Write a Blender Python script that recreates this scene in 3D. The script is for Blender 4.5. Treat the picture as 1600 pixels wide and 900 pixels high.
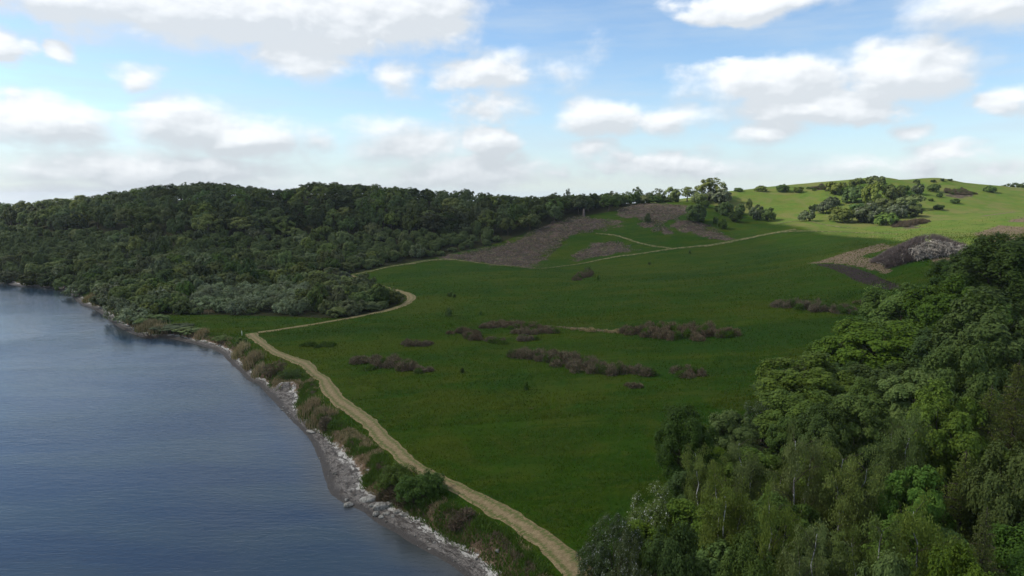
import bpy, bmesh, math, random
import numpy as np

for _o in list(bpy.data.objects):
    bpy.data.objects.remove(_o, do_unlink=True)
SC = bpy.context.scene
COL = SC.collection
RNG = np.random.default_rng(11)

# ------------------------------------------------------------------ camera
CAM_Z = 40.0
PITCH = math.radians(7.75)
FPX = 1066.0                      # focal length in pixels of a 1600 px wide frame
cam_d = bpy.data.cameras.new('camera'); cam = bpy.data.objects.new('camera', cam_d); COL.objects.link(cam)
cam_d.sensor_width = 36.0; cam_d.lens = 36.0 * FPX / 1600.0
cam_d.clip_start = 0.5; cam_d.clip_end = 20000
cam.location = (0, 0, CAM_Z); cam.rotation_euler = (math.radians(90) - PITCH, 0, 0)
SC.camera = cam
CP, SP = math.cos(PITCH), math.sin(PITCH)

# ------------------------------------------------------------------ light
SUN_EL, SUN_AZ = 43.0, -82.0      # degrees; azimuth measured from +Y towards +X
SUND = np.array([math.sin(math.radians(SUN_AZ)) * math.cos(math.radians(SUN_EL)),
                 math.cos(math.radians(SUN_AZ)) * math.cos(math.radians(SUN_EL)),
                 math.sin(math.radians(SUN_EL))])
sun_d = bpy.data.lights.new('sun', 'SUN'); sun = bpy.data.objects.new('sun', sun_d); COL.objects.link(sun)
sun_d.energy = 4.2; sun_d.angle = math.radians(0.6); sun_d.color = (1.0, 0.95, 0.86)
from mathutils import Vector, Matrix, noise as mnoise
sun.rotation_euler = Vector(tuple(SUND)).to_track_quat('Z', 'Y').to_euler()
sun.location = (0, 0, 600)
vs = SC.view_settings
vs.view_transform = 'Standard'; vs.look = 'None'; vs.gamma = 1.0; vs.use_curve_mapping = False
vs.exposure = 0.45
SC.render.engine = 'CYCLES'
SC.cycles.max_bounces = 6; SC.cycles.transparent_max_bounces = 8
SC.cycles.diffuse_bounces = 3; SC.cycles.transmission_bounces = 3; SC.cycles.glossy_bounces = 2

class NT:
    """small helper for building node trees"""
    def __init__(s, tree): s.t = tree; s.n = tree.nodes; s.l = tree.links
    def node(s, typ, **kw):
        n = s.n.new(typ)
        for k, v in kw.items():
            setattr(n, k, v)
        return n
    def put(s, sock, v):
        if hasattr(v, 'is_output'): s.l.new(v, sock)
        elif v is not None: sock.default_value = v
    def m(s, op, a, b=None, c=None, clamp=False):
        n = s.n.new('ShaderNodeMath'); n.operation = op; n.use_clamp = clamp
        s.put(n.inputs[0], a)
        if b is not None: s.put(n.inputs[1], b)
        if c is not None: s.put(n.inputs[2], c)
        return n.outputs[0]
    def vm(s, op, a, b=None):
        n = s.n.new('ShaderNodeVectorMath'); n.operation = op
        s.put(n.inputs[0], a)
        if b is not None: s.put(n.inputs[1], b)
        return n.outputs['Value'] if op in ('LENGTH', 'DOT_PRODUCT') else n.outputs[0]
    def noise(s, vec, scale, detail=4, rough=0.55, dist=0.0, out='Fac'):
        n = s.n.new('ShaderNodeTexNoise'); s.put(n.inputs['Vector'], vec)
        n.inputs['Scale'].default_value = scale; n.inputs['Detail'].default_value = detail
        n.inputs['Roughness'].default_value = rough; n.inputs['Distortion'].default_value = dist
        return n.outputs[out]
    def step(s, v, a, b, x=0.0, y=1.0):
        n = s.n.new('ShaderNodeMapRange'); n.interpolation_type = 'SMOOTHSTEP'
        s.put(n.inputs[0], v); s.put(n.inputs[1], a); s.put(n.inputs[2], b); s.put(n.inputs[3], x); s.put(n.inputs[4], y)
        return n.outputs[0]
    def lin(s, v, a, b, x=0.0, y=1.0):
        n = s.n.new('ShaderNodeMapRange')
        s.put(n.inputs[0], v); s.put(n.inputs[1], a); s.put(n.inputs[2], b); s.put(n.inputs[3], x); s.put(n.inputs[4], y)
        return n.outputs[0]
    def mix(s, f, a, b, mode='MIX'):
        n = s.n.new('ShaderNodeMix'); n.data_type = 'RGBA'; n.blend_type = mode
        s.put(n.inputs[0], f)
        s.put(n.inputs[6], a if hasattr(a, 'is_output') else (*a, 1.0)[:4])
        s.put(n.inputs[7], b if hasattr(b, 'is_output') else (*b, 1.0)[:4])
        return n.outputs[2]
    def xyz(s, x, y, z):
        n = s.n.new('ShaderNodeCombineXYZ'); s.put(n.inputs[0], x); s.put(n.inputs[1], y); s.put(n.inputs[2], z)
        return n.outputs[0]
    def map(s, vec, scale=(1, 1, 1), rot=(0, 0, 0)):
        n = s.n.new('ShaderNodeMapping'); s.put(n.inputs[0], vec)
        n.inputs['Rotation'].default_value = rot; n.inputs['Scale'].default_value = scale
        return n.outputs[0]

def ray(px, py):
    u = (np.asarray(px, float) - 800) / FPX; v = (450 - np.asarray(py, float)) / FPX
    return u, CP + v * SP, -SP + v * CP

# ------------------------------------------------------------------ sky: Nishita sky with broken cumulus, laid out by compass direction
W = bpy.data.worlds.new('World'); SC.world = W; W.use_nodes = True
wt = NT(W.node_tree); W.node_tree.nodes.clear()
sky = wt.node('ShaderNodeTexSky'); sky.sky_type = 'NISHITA'; sky.sun_disc = False
sky.sun_elevation = math.radians(SUN_EL); sky.sun_rotation = math.radians(SUN_AZ)
sky.altitude = 0; sky.air_density = 1.0; sky.dust_density = 0.3; sky.ozone_density = 1.6
tc = wt.node('ShaderNodeTexCoord')
sep = wt.node('ShaderNodeSeparateXYZ'); wt.l.new(tc.outputs['Generated'], sep.inputs[0])
# just under the horizon the sky keeps its horizon colour
wt.l.new(wt.vm('NORMALIZE', wt.xyz(sep.outputs[0], sep.outputs[1], wt.m('MAXIMUM', sep.outputs[2], .015))), sky.inputs[0])
DEG = 180 / math.pi
az = wt.m('MULTIPLY', wt.m('ARCTAN2', sep.outputs[0], sep.outputs[1]), DEG)
el = wt.m('MULTIPLY', wt.m('ARCSINE', sep.outputs[2]), DEG)
P = wt.xyz(az, el, 0.0)
def azel(px, py):
    u, y, z = ray(px, py)
    return math.degrees(math.atan2(u, y)), math.degrees(math.atan2(z, math.hypot(u, y)))
# px, py, rx, ry, strength  (photo pixels, turned into azimuth / elevation)
CL = [(380, 18, 430, 78, 1.35), (640, 15, 150, 85, 1.2), (120, -10, 260, 60, 1.2), (470, 90, 130, 42, .85),
      (-10, 65, 75, 40, .95), (80, 72, 35, 20, .6), (215, 116, 66, 36, .75), (620, 120, 58, 44, .9),
      (765, 112, 105, 52, .95), (775, 165, 90, 40, .6), (880, 112, 60, 36, .45), (930, 75, 40, 36, .3),
      (80, 196, 150, 66, 1.2), (290, 195, 120, 56, 1.35), (370, 212, 150, 52, 1.25), (490, 228, 60, 30, .8),
      (200, 262, 420, 52, .95), (600, 205, 90, 40, .7), (640, 232, 150, 50, .9), (765, 222, 70, 38, 1.0), (690, 268, 230, 48, .75),
      (940, 183, 95, 42, 1.15), (1060, 183, 100, 34, 1.0), (1200, 130, 190, 54, 1.1), (1410, 108, 150, 66, 1.15), (1270, 165, 200, 46, 1.0),
      (1190, 208, 95, 30, .95), (1580, 152, 70, 36, .95), (1200, 2, 190, 38, .95), (1540, 10, 190, 60, 1.1),
      (1060, 258, 240, 36, .55), (915, 232, 60, 30, .55), (1410, 208, 52, 22, .6), (1470, 240, 90, 24, .6), (1350, 262, 260, 26, .5), (1560, 265, 90, 26, .5),
      (100, 300, 300, 30, .8), (500, 300, 300, 26, .7)]
# domain warp
wn = wt.noise(wt.vm('MULTIPLY', P, (0.16, 0.28, 1)), 1.0, 3, .5, out='Color')
Pw = wt.vm('ADD', P, wt.vm('MULTIPLY', wt.vm('SUBTRACT', wn, (.5, .5, .5)), (4.0, 2.2, 0)))
def density(Pq):
    dens = None
    for (cx, cy, rx, ry, k) in CL:
        a0, e0 = azel(cx, cy); a1, e1 = azel(cx + rx * .5, cy); a2, e2 = azel(cx - rx * .5, cy)
        ra = abs(a1 - a2); _, e3 = azel(cx, cy - ry * .5); _, e4 = azel(cx, cy + ry * .5); rb = abs(e3 - e4)
        v = wt.vm('MULTIPLY', wt.vm('SUBTRACT', Pq, (a0, e0, 0)), (1 / ra, 1 / rb, 0))
        d = wt.m('MULTIPLY_ADD', wt.vm('LENGTH', v), -k, k)
        dens = d if dens is None else wt.m('SMOOTH_MAX', dens, d, 0.12)
    return dens
dens = density(Pw); dens_up = density(wt.vm('ADD', Pw, (-.5, 1.25, 0)))
belly = wt.m('SUBTRACT', dens, wt.m('MAXIMUM', dens_up, -.6))
# generic broken cloud higher up (seen only mirrored in the water and in its light)
gen = wt.noise(wt.vm('MULTIPLY', P, (0.03, 0.06, 1)), 1.0, 3, .5)
gmask = wt.step(el, 15, 22)
dens = wt.m('MAXIMUM', dens, wt.m('SUBTRACT', wt.m('MULTIPLY', wt.m('MULTIPLY', wt.m('SUBTRACT', gen, .40), 5.0), gmask), wt.m('SUBTRACT', 1.0, gmask)))
Pn = wt.vm('MULTIPLY', P, (0.27, 0.42, 1))
def fb(vec, d=9, r=.56): return wt.noise(vec, 1.0, d, r, 0.1)
nA = fb(Pn); Ps = wt.vm('MULTIPLY', P, (0.16, 0.34, 1)); nC = fb(Ps, 4, .45); nB = fb(wt.vm('ADD', Ps, (-.10, .22, 0)), 4, .45)
total = wt.m('ADD', dens, wt.m('MULTIPLY', wt.m('SUBTRACT', nA, .5), 1.15))
mask = wt.step(total, 0.0, wt.lin(wt.noise(wt.vm('MULTIPLY', P, (.07, .11, 1)), 1.0, 2, .5), .38, .6, .34, .85))
thin = wt.step(wt.noise(wt.vm('MULTIPLY', P, (0.05, 0.35, 1)), 1.0, 5, .6), .36, .75, 0.0, .5)
relief = wt.m('SUBTRACT', nC, nB)
thick = wt.step(dens, 0.25, 1.1)
lowdim = wt.step(el, 1, 8, .88, 1.0)
shade = wt.m('ADD', wt.m('MULTIPLY', wt.m('SUBTRACT', wt.m('MINIMUM', wt.m('MAXIMUM', belly, -.45), .5), .1), .40), wt.m('ADD', wt.m('MULTIPLY', relief, 0.75), wt.m('MULTIPLY', thick, -0.04)))
nF = fb(wt.vm('ADD', Pn, (-.07, .13, 0)), 6, .5); shade = wt.m('ADD', shade, wt.m('MULTIPLY', wt.m('SUBTRACT', nA, nF), .65))
br = wt.m('ADD', 0.97, shade); br = wt.m('MULTIPLY', wt.m('MINIMUM', wt.m('MAXIMUM', br, .86), 1.17), lowdim)
CLOUD_GAIN = 5.9
ccol = wt.mix(wt.lin(br, .6, 1.05), (0.82, 0.91, 1.0), (0.96, 0.99, 1.02))
ccol = wt.vm('MULTIPLY', ccol, wt.xyz(wt.m('MULTIPLY', br, CLOUD_GAIN), wt.m('MULTIPLY', br, CLOUD_GAIN), wt.m('MULTIPLY', br, CLOUD_GAIN)))
SKY_GAIN = 1.0
hz = wt.step(el, -2, 9, 1.0, 0.0)
skyc = wt.vm('MULTIPLY', sky.outputs[0], (0.90, 0.99, 1.06))
skyc = wt.mix(wt.m('MULTIPLY', hz, .6), skyc, (3.75, 4.5, 5.35))
skyc = wt.mix(thin, skyc, (3.9, 4.6, 5.3))
fin = wt.mix(wt.m('MULTIPLY', mask, .95), skyc, ccol)
bg = wt.node('ShaderNodeBackground'); wt.l.new(fin, bg.inputs[0]); bg.inputs[1].default_value = 0.12
wo = wt.node('ShaderNodeOutputWorld'); wt.l.new(bg.outputs[0], wo.inputs[0])
W.cycles.sampling_method = 'MANUAL'; W.cycles.sample_map_resolution = 1024

# ------------------------------------------------------------------ mesh helpers
def mesh_np(name, V, F, mats=(), midx=None, smooth=False):
    """F: (n,k) int array or list of such arrays"""
    if isinstance(F, np.ndarray): F = [F]
    F = [f for f in F if len(f)]
    V = np.asarray(V, np.float32)
    me = bpy.data.meshes.new(name)
    me.vertices.add(len(V)); me.vertices.foreach_set('co', V.ravel())
    nl = sum(f.size for f in F); nf = sum(len(f) for f in F)
    me.loops.add(nl); me.polygons.add(nf)
    me.loops.foreach_set('vertex_index', np.concatenate([f.ravel() for f in F]).astype(np.int32))
    tot = np.concatenate([np.full(len(f), f.shape[1]) for f in F])
    st = np.concatenate([[0], np.cumsum(tot)[:-1]])
    me.polygons.foreach_set('loop_start', st.astype(np.int32))
    for m in mats: me.materials.append(m)
    if midx is not None: me.polygons.foreach_set('material_index', np.asarray(midx, np.int32))
    if smooth: me.polygons.foreach_set('use_smooth', np.ones(nf, bool))
    me.update(calc_edges=True); me.validate()
    return me
def obj(name, data, parent=None, loc=None, kind=None, label=None, cat=None, group=None):
    o = bpy.data.objects.new(name, data); COL.objects.link(o)
    if parent is not None: o.parent = parent
    if loc is not None: o.location = loc
    if kind: o['kind'] = kind
    if label:
        assert len(label.split()) <= 16 or print('LONG', label) is None
        o['label'] = label
    if cat: o['category'] = cat
    if group: o['group'] = group
    return o
def join_parts(parts):
    """parts: list of (V, F(n,4), matindex) -> V, F, midx"""
    Vs, Fs, Ms, off = [], [], [], 0
    for V, F, m in parts:
        if not len(V): continue
        Vs.append(V); Fs.append(F + off); Ms.append(np.full(len(F), m)); off += len(V)
    return np.concatenate(Vs), np.concatenate(Fs), np.concatenate(Ms)

# ------------------------------------------------------------------ terrain: heights surveyed at control points, thin plate spline between them
def slope(py): _, y, z = ray(800, py); return z / y
def world_d(px, py, D):            # point at forward distance D seen at a pixel
    u, y, z = ray(px, py); return (u / y * D, D, CAM_Z + z / y * D)
def world_z(px, py, z0):           # point at height z0 seen at a pixel
    u, y, z = ray(px, py); t = (z0 - CAM_Z) / z; return (u * t, y * t, z0)
SHORE_PX = [(0, 439), (10, 441), (25, 447), (75, 449), (110, 455), (120, 467), (130, 476), (150, 482), (165, 492), (180, 505), (207, 520),
            (232, 527), (262, 526), (282, 531), (312, 537), (350, 550), (362, 565), (382, 582), (394, 596), (407, 597), (417, 610), (428, 622),
            (441, 635), (458, 654), (479, 674), (492, 688), (499, 706), (508, 728), (513, 748), (521, 771), (541, 784), (571, 797), (582, 806),
            (597, 817), (620, 829), (647, 847), (675, 862), (703, 877), (735, 900)]
SHORE = [(-1800, 900), (-900, 560), (-560, 420), (-400, 352), (-300, 330)] + [world_z(a, b, 0)[:2] for a, b in SHORE_PX] + \
        [(0, 57), (2, 45), (3, 30), (0, 0), (-10, -60), (-20, -300), (-20, -900)]
SHORE = np.array(SHORE)
def smooth_poly(A, it=2):
    A = np.asarray(A, float)
    for _ in range(it):
        Q = A[:-1] * .75 + A[1:] * .25; R = A[:-1] * .25 + A[1:] * .75
        B = np.empty((len(Q) * 2, A.shape[1])); B[0::2] = Q; B[1::2] = R
        A = np.vstack([A[:1], B, A[-1:]])
    return A
SHORE = smooth_poly(SHORE, 1)
WATER_POLY = np.vstack([SHORE, [(-6000, -900), (-6000, 900)]])
def inside(poly, X, Y):
    X = np.asarray(X, float); Y = np.asarray(Y, float); c = np.zeros(X.shape, bool)
    n = len(poly)
    for i in range(n):
        x1, y1 = poly[i]; x2, y2 = poly[(i + 1) % n]
        if y1 == y2: continue
        k = ((y1 > Y) != (y2 > Y)) & (X < (x2 - x1) * (Y - y1) / (y2 - y1) + x1); c ^= k
    return c
def dist_poly(poly, X, Y, closed=False):
    d = np.full(np.shape(X), 1e9); n = len(poly)
    for i in range(n if closed else n - 1):
        x1, y1 = poly[i]; x2, y2 = poly[(i + 1) % n]; vx, vy = x2 - x1, y2 - y1; L = vx * vx + vy * vy + 1e-9
        t = np.clip(((X - x1) * vx + (Y - y1) * vy) / L, 0, 1)
        d = np.minimum(d, (X - x1 - t * vx) ** 2 + (Y - y1 - t * vy) ** 2)
    return np.sqrt(d)
def shore_dist(X, Y):
    X = np.asarray(X, float); Y = np.asarray(Y, float)
    d = dist_poly(SHORE, X, Y); return np.where(inside(WATER_POLY, X, Y), -d, d)

CTRL = []
def cz(px, py, z): CTRL.append(world_z(px, py, z))
def cd(px, py, D): CTRL.append(world_d(px, py, D))
def cw(px, D, z):  u, y, _ = ray(px, 400); CTRL.append((u / y * D, D, z))
# bank and meadow near the water
for a in [(900, 880, 3.2), (800, 830, 2.6), (720, 790, 2.5), (640, 745, 2.4), (590, 700, 2.2), (540, 650, 2.1), (500, 600, 2.0), (440, 560, 2.0),
          (385, 521, 2.1), (300, 515, 1.9), (240, 505, 1.8), (330, 500, 2.0), (430, 500, 2.4), (500, 508, 2.8), (575, 492, 3.6), (650, 466, 4.6),
          (900, 760, 4.2), (800, 700, 3.8), (700, 640, 3.4), (650, 560, 3.2), (760, 560, 3.8), (860, 640, 4.4), (1000, 700, 5.2), (1000, 600, 5.2),
          (1150, 640, 6.6), (1180, 590, 7.0), (900, 530, 4.8), (1050, 530, 5.6), (1200, 520, 7.8), (700, 490, 4.6), (800, 460, 6.2), (950, 470, 7.2),
          (1100, 470, 9.0), (1270, 482, 10.4), (800, 418, 8.0), (700, 408, 7.4), (620, 425, 5.6), (560, 430, 4.8)]: cz(*a)
for a in [(900, 412, 335), (1000, 397, 338), (1120, 384, 345), (1100, 420, 285), (1250, 400, 275), (1240, 358, 352), (1330, 363, 330), (1400, 368, 300),
          (1300, 415, 240), (1370, 441, 203), (1440, 405, 212), (1470, 425, 203), (1520, 372, 250), (1600, 362, 290), (1560, 340, 330),
          (830, 385, 362), (880, 350, 392), (950, 330, 415), (1030, 318, 430), (1000, 350, 385), (1075, 345, 380), (1110, 326, 415), (1150, 355, 372),
          (1200, 350, 378), (1180, 320, 425), (1260, 345, 365), (1330, 350, 360), (1250, 305, 440), (1200, 299, 455), (1130, 301, 455),
          (1300, 292, 450), (1370, 283, 455), (1400, 320, 398), (1430, 287, 460), (1470, 283, 462), (1520, 290, 462), (1600, 295, 465), (1500, 330, 380),
          (1600, 325, 395), (1360, 325, 395)]: cd(*a)
# under the wood on the left
for a in [(-150, 345, 3), (-150, 450, 20), (-300, 420, 12), (0, 350, 5), (0, 400, 13), (20, 455, 22), (120, 300, 3), (120, 350, 8), (120, 400, 18), (120, 440, 26), (300, 250, 2.6), (300, 300, 7),
          (300, 350, 15), (300, 380, 23), (300, 415, 33), (450, 260, 3.2), (450, 320, 8), (450, 370, 18), (480, 415, 33), (560, 330, 8), (600, 370, 16), (620, 420, 32),
          (700, 360, 12), (750, 400, 20), (760, 440, 30), (850, 460, 33), (950, 460, 34), (1050, 465, 34)]: cw(*a)
# right hand wood
for a in [(20, 50, 4), (30, 40, 4.5), (45, 60, 6.5), (35, 85, 5.5), (60, 30, 8), (80, 80, 11), (100, 55, 13), (60, 110, 8), (100, 120, 13), (130, 150, 18), (160, 190, 21),
          (170, 100, 20), (40, 0, 6), (100, 0, 14), (20, -60, 3), (80, -100, 10), (250, 200, 26), (300, 100, 27), (320, 330, 32), (10, 20, 3), (20, 0, 3.5)]: CTRL.append(a)
# behind the skyline
for px, z in [(-400, 22), (-100, 25), (200, 30), (500, 32), (800, 31), (1000, 32), (1200, 38), (1400, 41), (1600, 38), (2000, 36)]:
    cw(px, 580, z); cw(px, 900, 26)
CTRL = np.array(CTRL)
def _tps(r2): return 0.5 * r2 * np.log(r2 + 1e-9)
_S = 100.0
_c = CTRL[:, :2] / _S; _n = len(_c)
_K = _tps(((_c[:, None] - _c[None]) ** 2).sum(-1)) + np.eye(_n) * 0.004
_Pm = np.hstack([np.ones((_n, 1)), _c]); _A = np.zeros((_n + 3, _n + 3)); _A[:_n, :_n] = _K; _A[:_n, _n:] = _Pm; _A[_n:, :_n] = _Pm.T
_w = np.linalg.solve(_A, np.concatenate([CTRL[:, 2], [0, 0, 0]]))
def vnoise(X, Y, sc, seed=0):
    """smooth value noise"""
    x = np.asarray(X, float) / sc + 57.3 * seed; y = np.asarray(Y, float) / sc - 31.7 * seed
    xi = np.floor(x).astype(np.int64); yi = np.floor(y).astype(np.int64); fx = x - xi; fy = y - yi
    fx = fx * fx * (3 - 2 * fx); fy = fy * fy * (3 - 2 * fy)
    def h(a, b):
        n = (a * 374761393 + b * 668265263 + seed * 1442695041) & 0xffffffff
        n = ((n ^ (n >> 13)) * 1274126177) & 0xffffffff
        return ((n ^ (n >> 16)) & 0xffff) / 65535.0
    return (h(xi, yi) * (1 - fx) + h(xi + 1, yi) * fx) * (1 - fy) + (h(xi, yi + 1) * (1 - fx) + h(xi + 1, yi + 1) * fx) * fy
def fbm(X, Y, sc, seed=0, o=4):
    r = 0; a = .5
    for i in range(o): r = r + a * (vnoise(X, Y, sc / 2 ** i, seed + i) - .5); a *= .5
    return r
# width of the stony beach along the shore, by forward distance
BW_D = [0, 60, 66, 73, 80, 85, 89, 93, 98, 104, 110, 118, 124, 130, 134.5, 136.5, 150, 170, 200, 320, 2000]
BW_W = [2.6, 2.6, 2.6, 2.6, 2.8, 3.1, 4.2, 4.6, 3.8, 2.6, 1.5, 1.0, 2.2, 4.4, 5.0, 1.1, 1.2, 1.5, 1.4, 1.8, 2]
def beach_w(Y):
    Y = np.asarray(Y, float); return np.interp(Y, BW_D, BW_W) * (1 + .55 * fbm(Y * 0, Y, 4.5, 21, 3))
def Hraw(X, Y):
    X = np.asarray(X, float); Y = np.asarray(Y, float); sh = X.shape
    x = X.ravel() / _S; y = Y.ravel() / _S; z = _w[_n] + _w[_n + 1] * x + _w[_n + 2] * y
    for i in range(_n): z = z + _w[i] * _tps((x - _c[i, 0]) ** 2 + (y - _c[i, 1]) ** 2)
    z = z.reshape(sh)
    r = np.hypot(X, Y - 300); t = np.clip((r - 600) / 500, 0, 1); t = t * t * (3 - 2 * t)
    z = z * (1 - t) + 24 * t
    for hx, hy, hr, hh in ((250, 462, 18, 2.4), (287, 468, 16, 1.9), (325, 470, 24, 1.0)): z = z + hh * np.exp(-((X - hx) ** 2 + ((Y - hy) * 1.3) ** 2) / hr ** 2)
    z = np.clip(z, 1.6, 62) - np.clip(r - 900, 0, None) * .034
    d = shore_dist(X, Y)
    amp = np.clip((d - 8) / 30, 0, 1)
    z = z + amp * (fbm(X, Y, 55, 3, 3) * 2.2 + fbm(X, Y, 9, 7, 3) * .5)
    bw = beach_w(Y)
    beach = 0.16 * np.clip(d, 0, 12) + .10 * fbm(X, Y, 1.6, 5, 3) * np.clip(d, 0, 1)
    beach = np.where(d < 0, np.maximum(d * 0.14, -2.5), beach)
    z = np.where(r < 900, np.maximum(z, 1.6), z); t = np.clip((d - bw) / 1.6, 0, 1); t = t * t * (3 - 2 * t)
    return beach * (1 - t) + z * t
def axis(knots):
    """knots: (start, end, step) runs"""
    out = [knots[0][0]]
    for a, b, s0, s1 in knots:
        while out[-1] < b - 1e-6:
            t = (out[-1] - a) / (b - a); out.append(min(b, out[-1] + s0 + (s1 - s0) * t))
    return np.array(out)
GX = np.concatenate([-axis([(0, 70, .55, .7), (70, 300, .9, 3.0), (300, 900, 4, 40), (900, 5000, 60, 600)])[:0:-1],
                     axis([(0, 60, .6, .9), (60, 320, 1.1, 2.6), (320, 900, 4, 40), (900, 5000, 60, 600)])])
GY = np.concatenate([-axis([(0, 60, 3, 6), (60, 900, 12, 90)])[:0:-1], axis([(0, 50, 2.0, .8), (50, 130, .6, .7), (130, 500, .9, 2.2), (500, 900, 4, 30), (900, 7000, 50, 700)])])
XX, YY = np.meshgrid(GX, GY); ZZ = Hraw(XX, YY)
def H(x, y):
    x = np.asarray(x, float); y = np.asarray(y, float)
    i = np.clip(np.searchsorted(GX, x) - 1, 0, len(GX) - 2); j = np.clip(np.searchsorted(GY, y) - 1, 0, len(GY) - 2)
    fx = np.clip((x - GX[i]) / (GX[i + 1] - GX[i]), 0, 1); fy = np.clip((y - GY[j]) / (GY[j + 1] - GY[j]), 0, 1)
    return (ZZ[j, i] * (1 - fx) + ZZ[j, i + 1] * fx) * (1 - fy) + (ZZ[j + 1, i] * (1 - fx) + ZZ[j + 1, i + 1] * fx) * fy
def gp(px, py, dmin=40, dmax=900):
    """first point of the ground met along a line of sight"""
    u, y, z = ray(px, py); D = np.arange(dmin, dmax, .25)
    zz = CAM_Z + z / y * D; h = H(u / y * D, D); k = np.nonzero(zz <= np.maximum(h, 0))[0]
    if not len(k):
        d0 = 455.0; return np.array([u / y * d0, d0, float(H(u / y * d0, d0))])
    D0 = D[k[0]]; return np.array([u / y * D0, D0, float(h[k[0]])])
def gps(pts): return np.array([gp(*p) for p in pts])
def to_px(x, y, z):
    dx, dy, dz = x, y, z - CAM_Z; f = dy * CP - dz * SP; v = dy * SP + dz * CP
    return 800 + FPX * dx / f, 450 - FPX * v / f

# ------------------------------------------------------------------ materials
MATS = {}
def new_mat(name):
    m = bpy.data.materials.new(name); m.use_nodes = True; m.node_tree.nodes.clear(); MATS[name] = m
    return m, NT(m.node_tree)
def finish(nt, surf, disp=None):
    o = nt.node('ShaderNodeOutputMaterial'); nt.l.new(surf, o.inputs[0])
def principled(nt, col, rough=.8, spec=.3, normal=None, **kw):
    b = nt.node('ShaderNodeBsdfPrincipled'); nt.put(b.inputs['Base Color'], col if hasattr(col, 'is_output') else (*col, 1.0)[:4])
    nt.put(b.inputs['Roughness'], rough); nt.put(b.inputs['Specular IOR Level'], spec)
    if normal is not None: nt.l.new(normal, b.inputs['Normal'])
    for k, v in kw.items(): nt.put(b.inputs[k], v)
    return b.outputs[0]
def bump(nt, h, strength=.5, dist=.1):
    b = nt.node('ShaderNodeBump'); nt.put(b.inputs['Strength'], strength); nt.put(b.inputs['Distance'], dist); nt.put(b.inputs['Height'], h)
    return b.outputs[0]

# ---- ground
MEADOW = (0.040, 0.088, 0.016)
gm, nt = new_mat('ground_cover')
geo = nt.node('ShaderNodeNewGeometry'); pos = geo.outputs['Position']
at = nt.node('ShaderNodeAttribute', attribute_name='cover'); sc = nt.node('ShaderNodeSeparateColor'); nt.l.new(at.outputs['Color'], sc.inputs[0])
at2 = nt.node('ShaderNodeAttribute', attribute_name='cover_b'); sc2 = nt.node('ShaderNodeSeparateColor'); nt.l.new(at2.outputs['Color'], sc2.inputs[0])
p2 = nt.vm('MULTIPLY', pos, (1, 1, 0))
n_big = nt.noise(p2, .018, 4, .55); n_mid = nt.noise(p2, .11, 5, .6); n_sm = nt.noise(p2, .9, 5, .65); n_fine = nt.noise(nt.vm('MULTIPLY', pos, (1, 1, .3)), 5.0, 4, .7)
n_str = nt.noise(nt.map(p2, (.05, .32, 1), (0, 0, .35)), 1.0, 5, .6)
g = nt.mix(nt.step(n_big, .35, .65), (0.0159, 0.0549, 0.0030), (0.0318, 0.0662, 0.0030))
g = nt.mix(nt.step(n_mid, .46, .60, 0, .8), g, (0.0454, 0.0648, 0.0052))
n_w = nt.noise(p2, .045, 6, .7, 1.2)
g = nt.mix(nt.step(n_w, .50, .60, 0, .7), g, (0.0556, 0.0690, 0.0077))
g = nt.mix(nt.step(n_w, .36, .44, .65, 0), g, (0.0091, 0.0408, 0.0043))
g = nt.mix(nt.step(n_str, .44, .56, 0, .5), g, (0.0102, 0.0380, 0.0026))
g = nt.mix(nt.step(n_str, .58, .66, 0, .75), g, (0.0568, 0.0760, 0.0086))
g = nt.mix(nt.step(n_mid, .30, .40, .55, 0), g, (0.0170, 0.0422, 0.0060))
n_u = nt.noise(nt.map(p2, (.012, .05, 1), (0, 0, -.12)), 1.0, 5, .6, .8)
g = nt.mix(nt.step(n_u, .50, .62, 0, .55), g, (0.0619, 0.0739, 0.0055))
g = nt.mix(nt.step(n_u, .34, .47, .75, 0), g, (0.0120, 0.0440, 0.0050))
g = nt.mix(nt.step(nt.noise(p2, .16, 5, .7, .6), .62, .72, 0, .6), g, (0.0817, 0.0722, 0.0143))
g = nt.mix(nt.step(n_sm, .30, .75, 0, .8), g, nt.mix(.5, g, (0.0539, 0.0845, 0.0060)), 'MIX')
g = nt.mix(nt.step(n_fine, .25, .75, .5, 0), g, (0.0085, 0.0225, 0.0030))
# lighter yellow-green pasture on the far hill
past = nt.mix(nt.step(n_mid, .35, .65), (0.070, 0.118, 0.016), (0.115, 0.128, 0.026))
past = nt.mix(nt.step(n_sm, .3, .7, .35, 0), past, (0.07, 0.105, 0.025))
past = nt.mix(nt.step(n_str, .45, .65, 0, .5), past, (0.085, 0.145, 0.028))
past = nt.mix(nt.step(nt.noise(p2, .035, 5, .65, .8), .50, .60, 0, .6), past, (0.135, 0.125, 0.045))
past = nt.mix(nt.step(nt.noise(p2, .06, 6, .7, 1), .56, .66, 0, .7), past, (0.055, 0.090, 0.018))
g = nt.mix(nt.step(nt.m('ADD', sc2.outputs[1], nt.m('MULTIPLY', nt.m('SUBTRACT', n_mid, .5), .3)), .35, .65), g, past)
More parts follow.
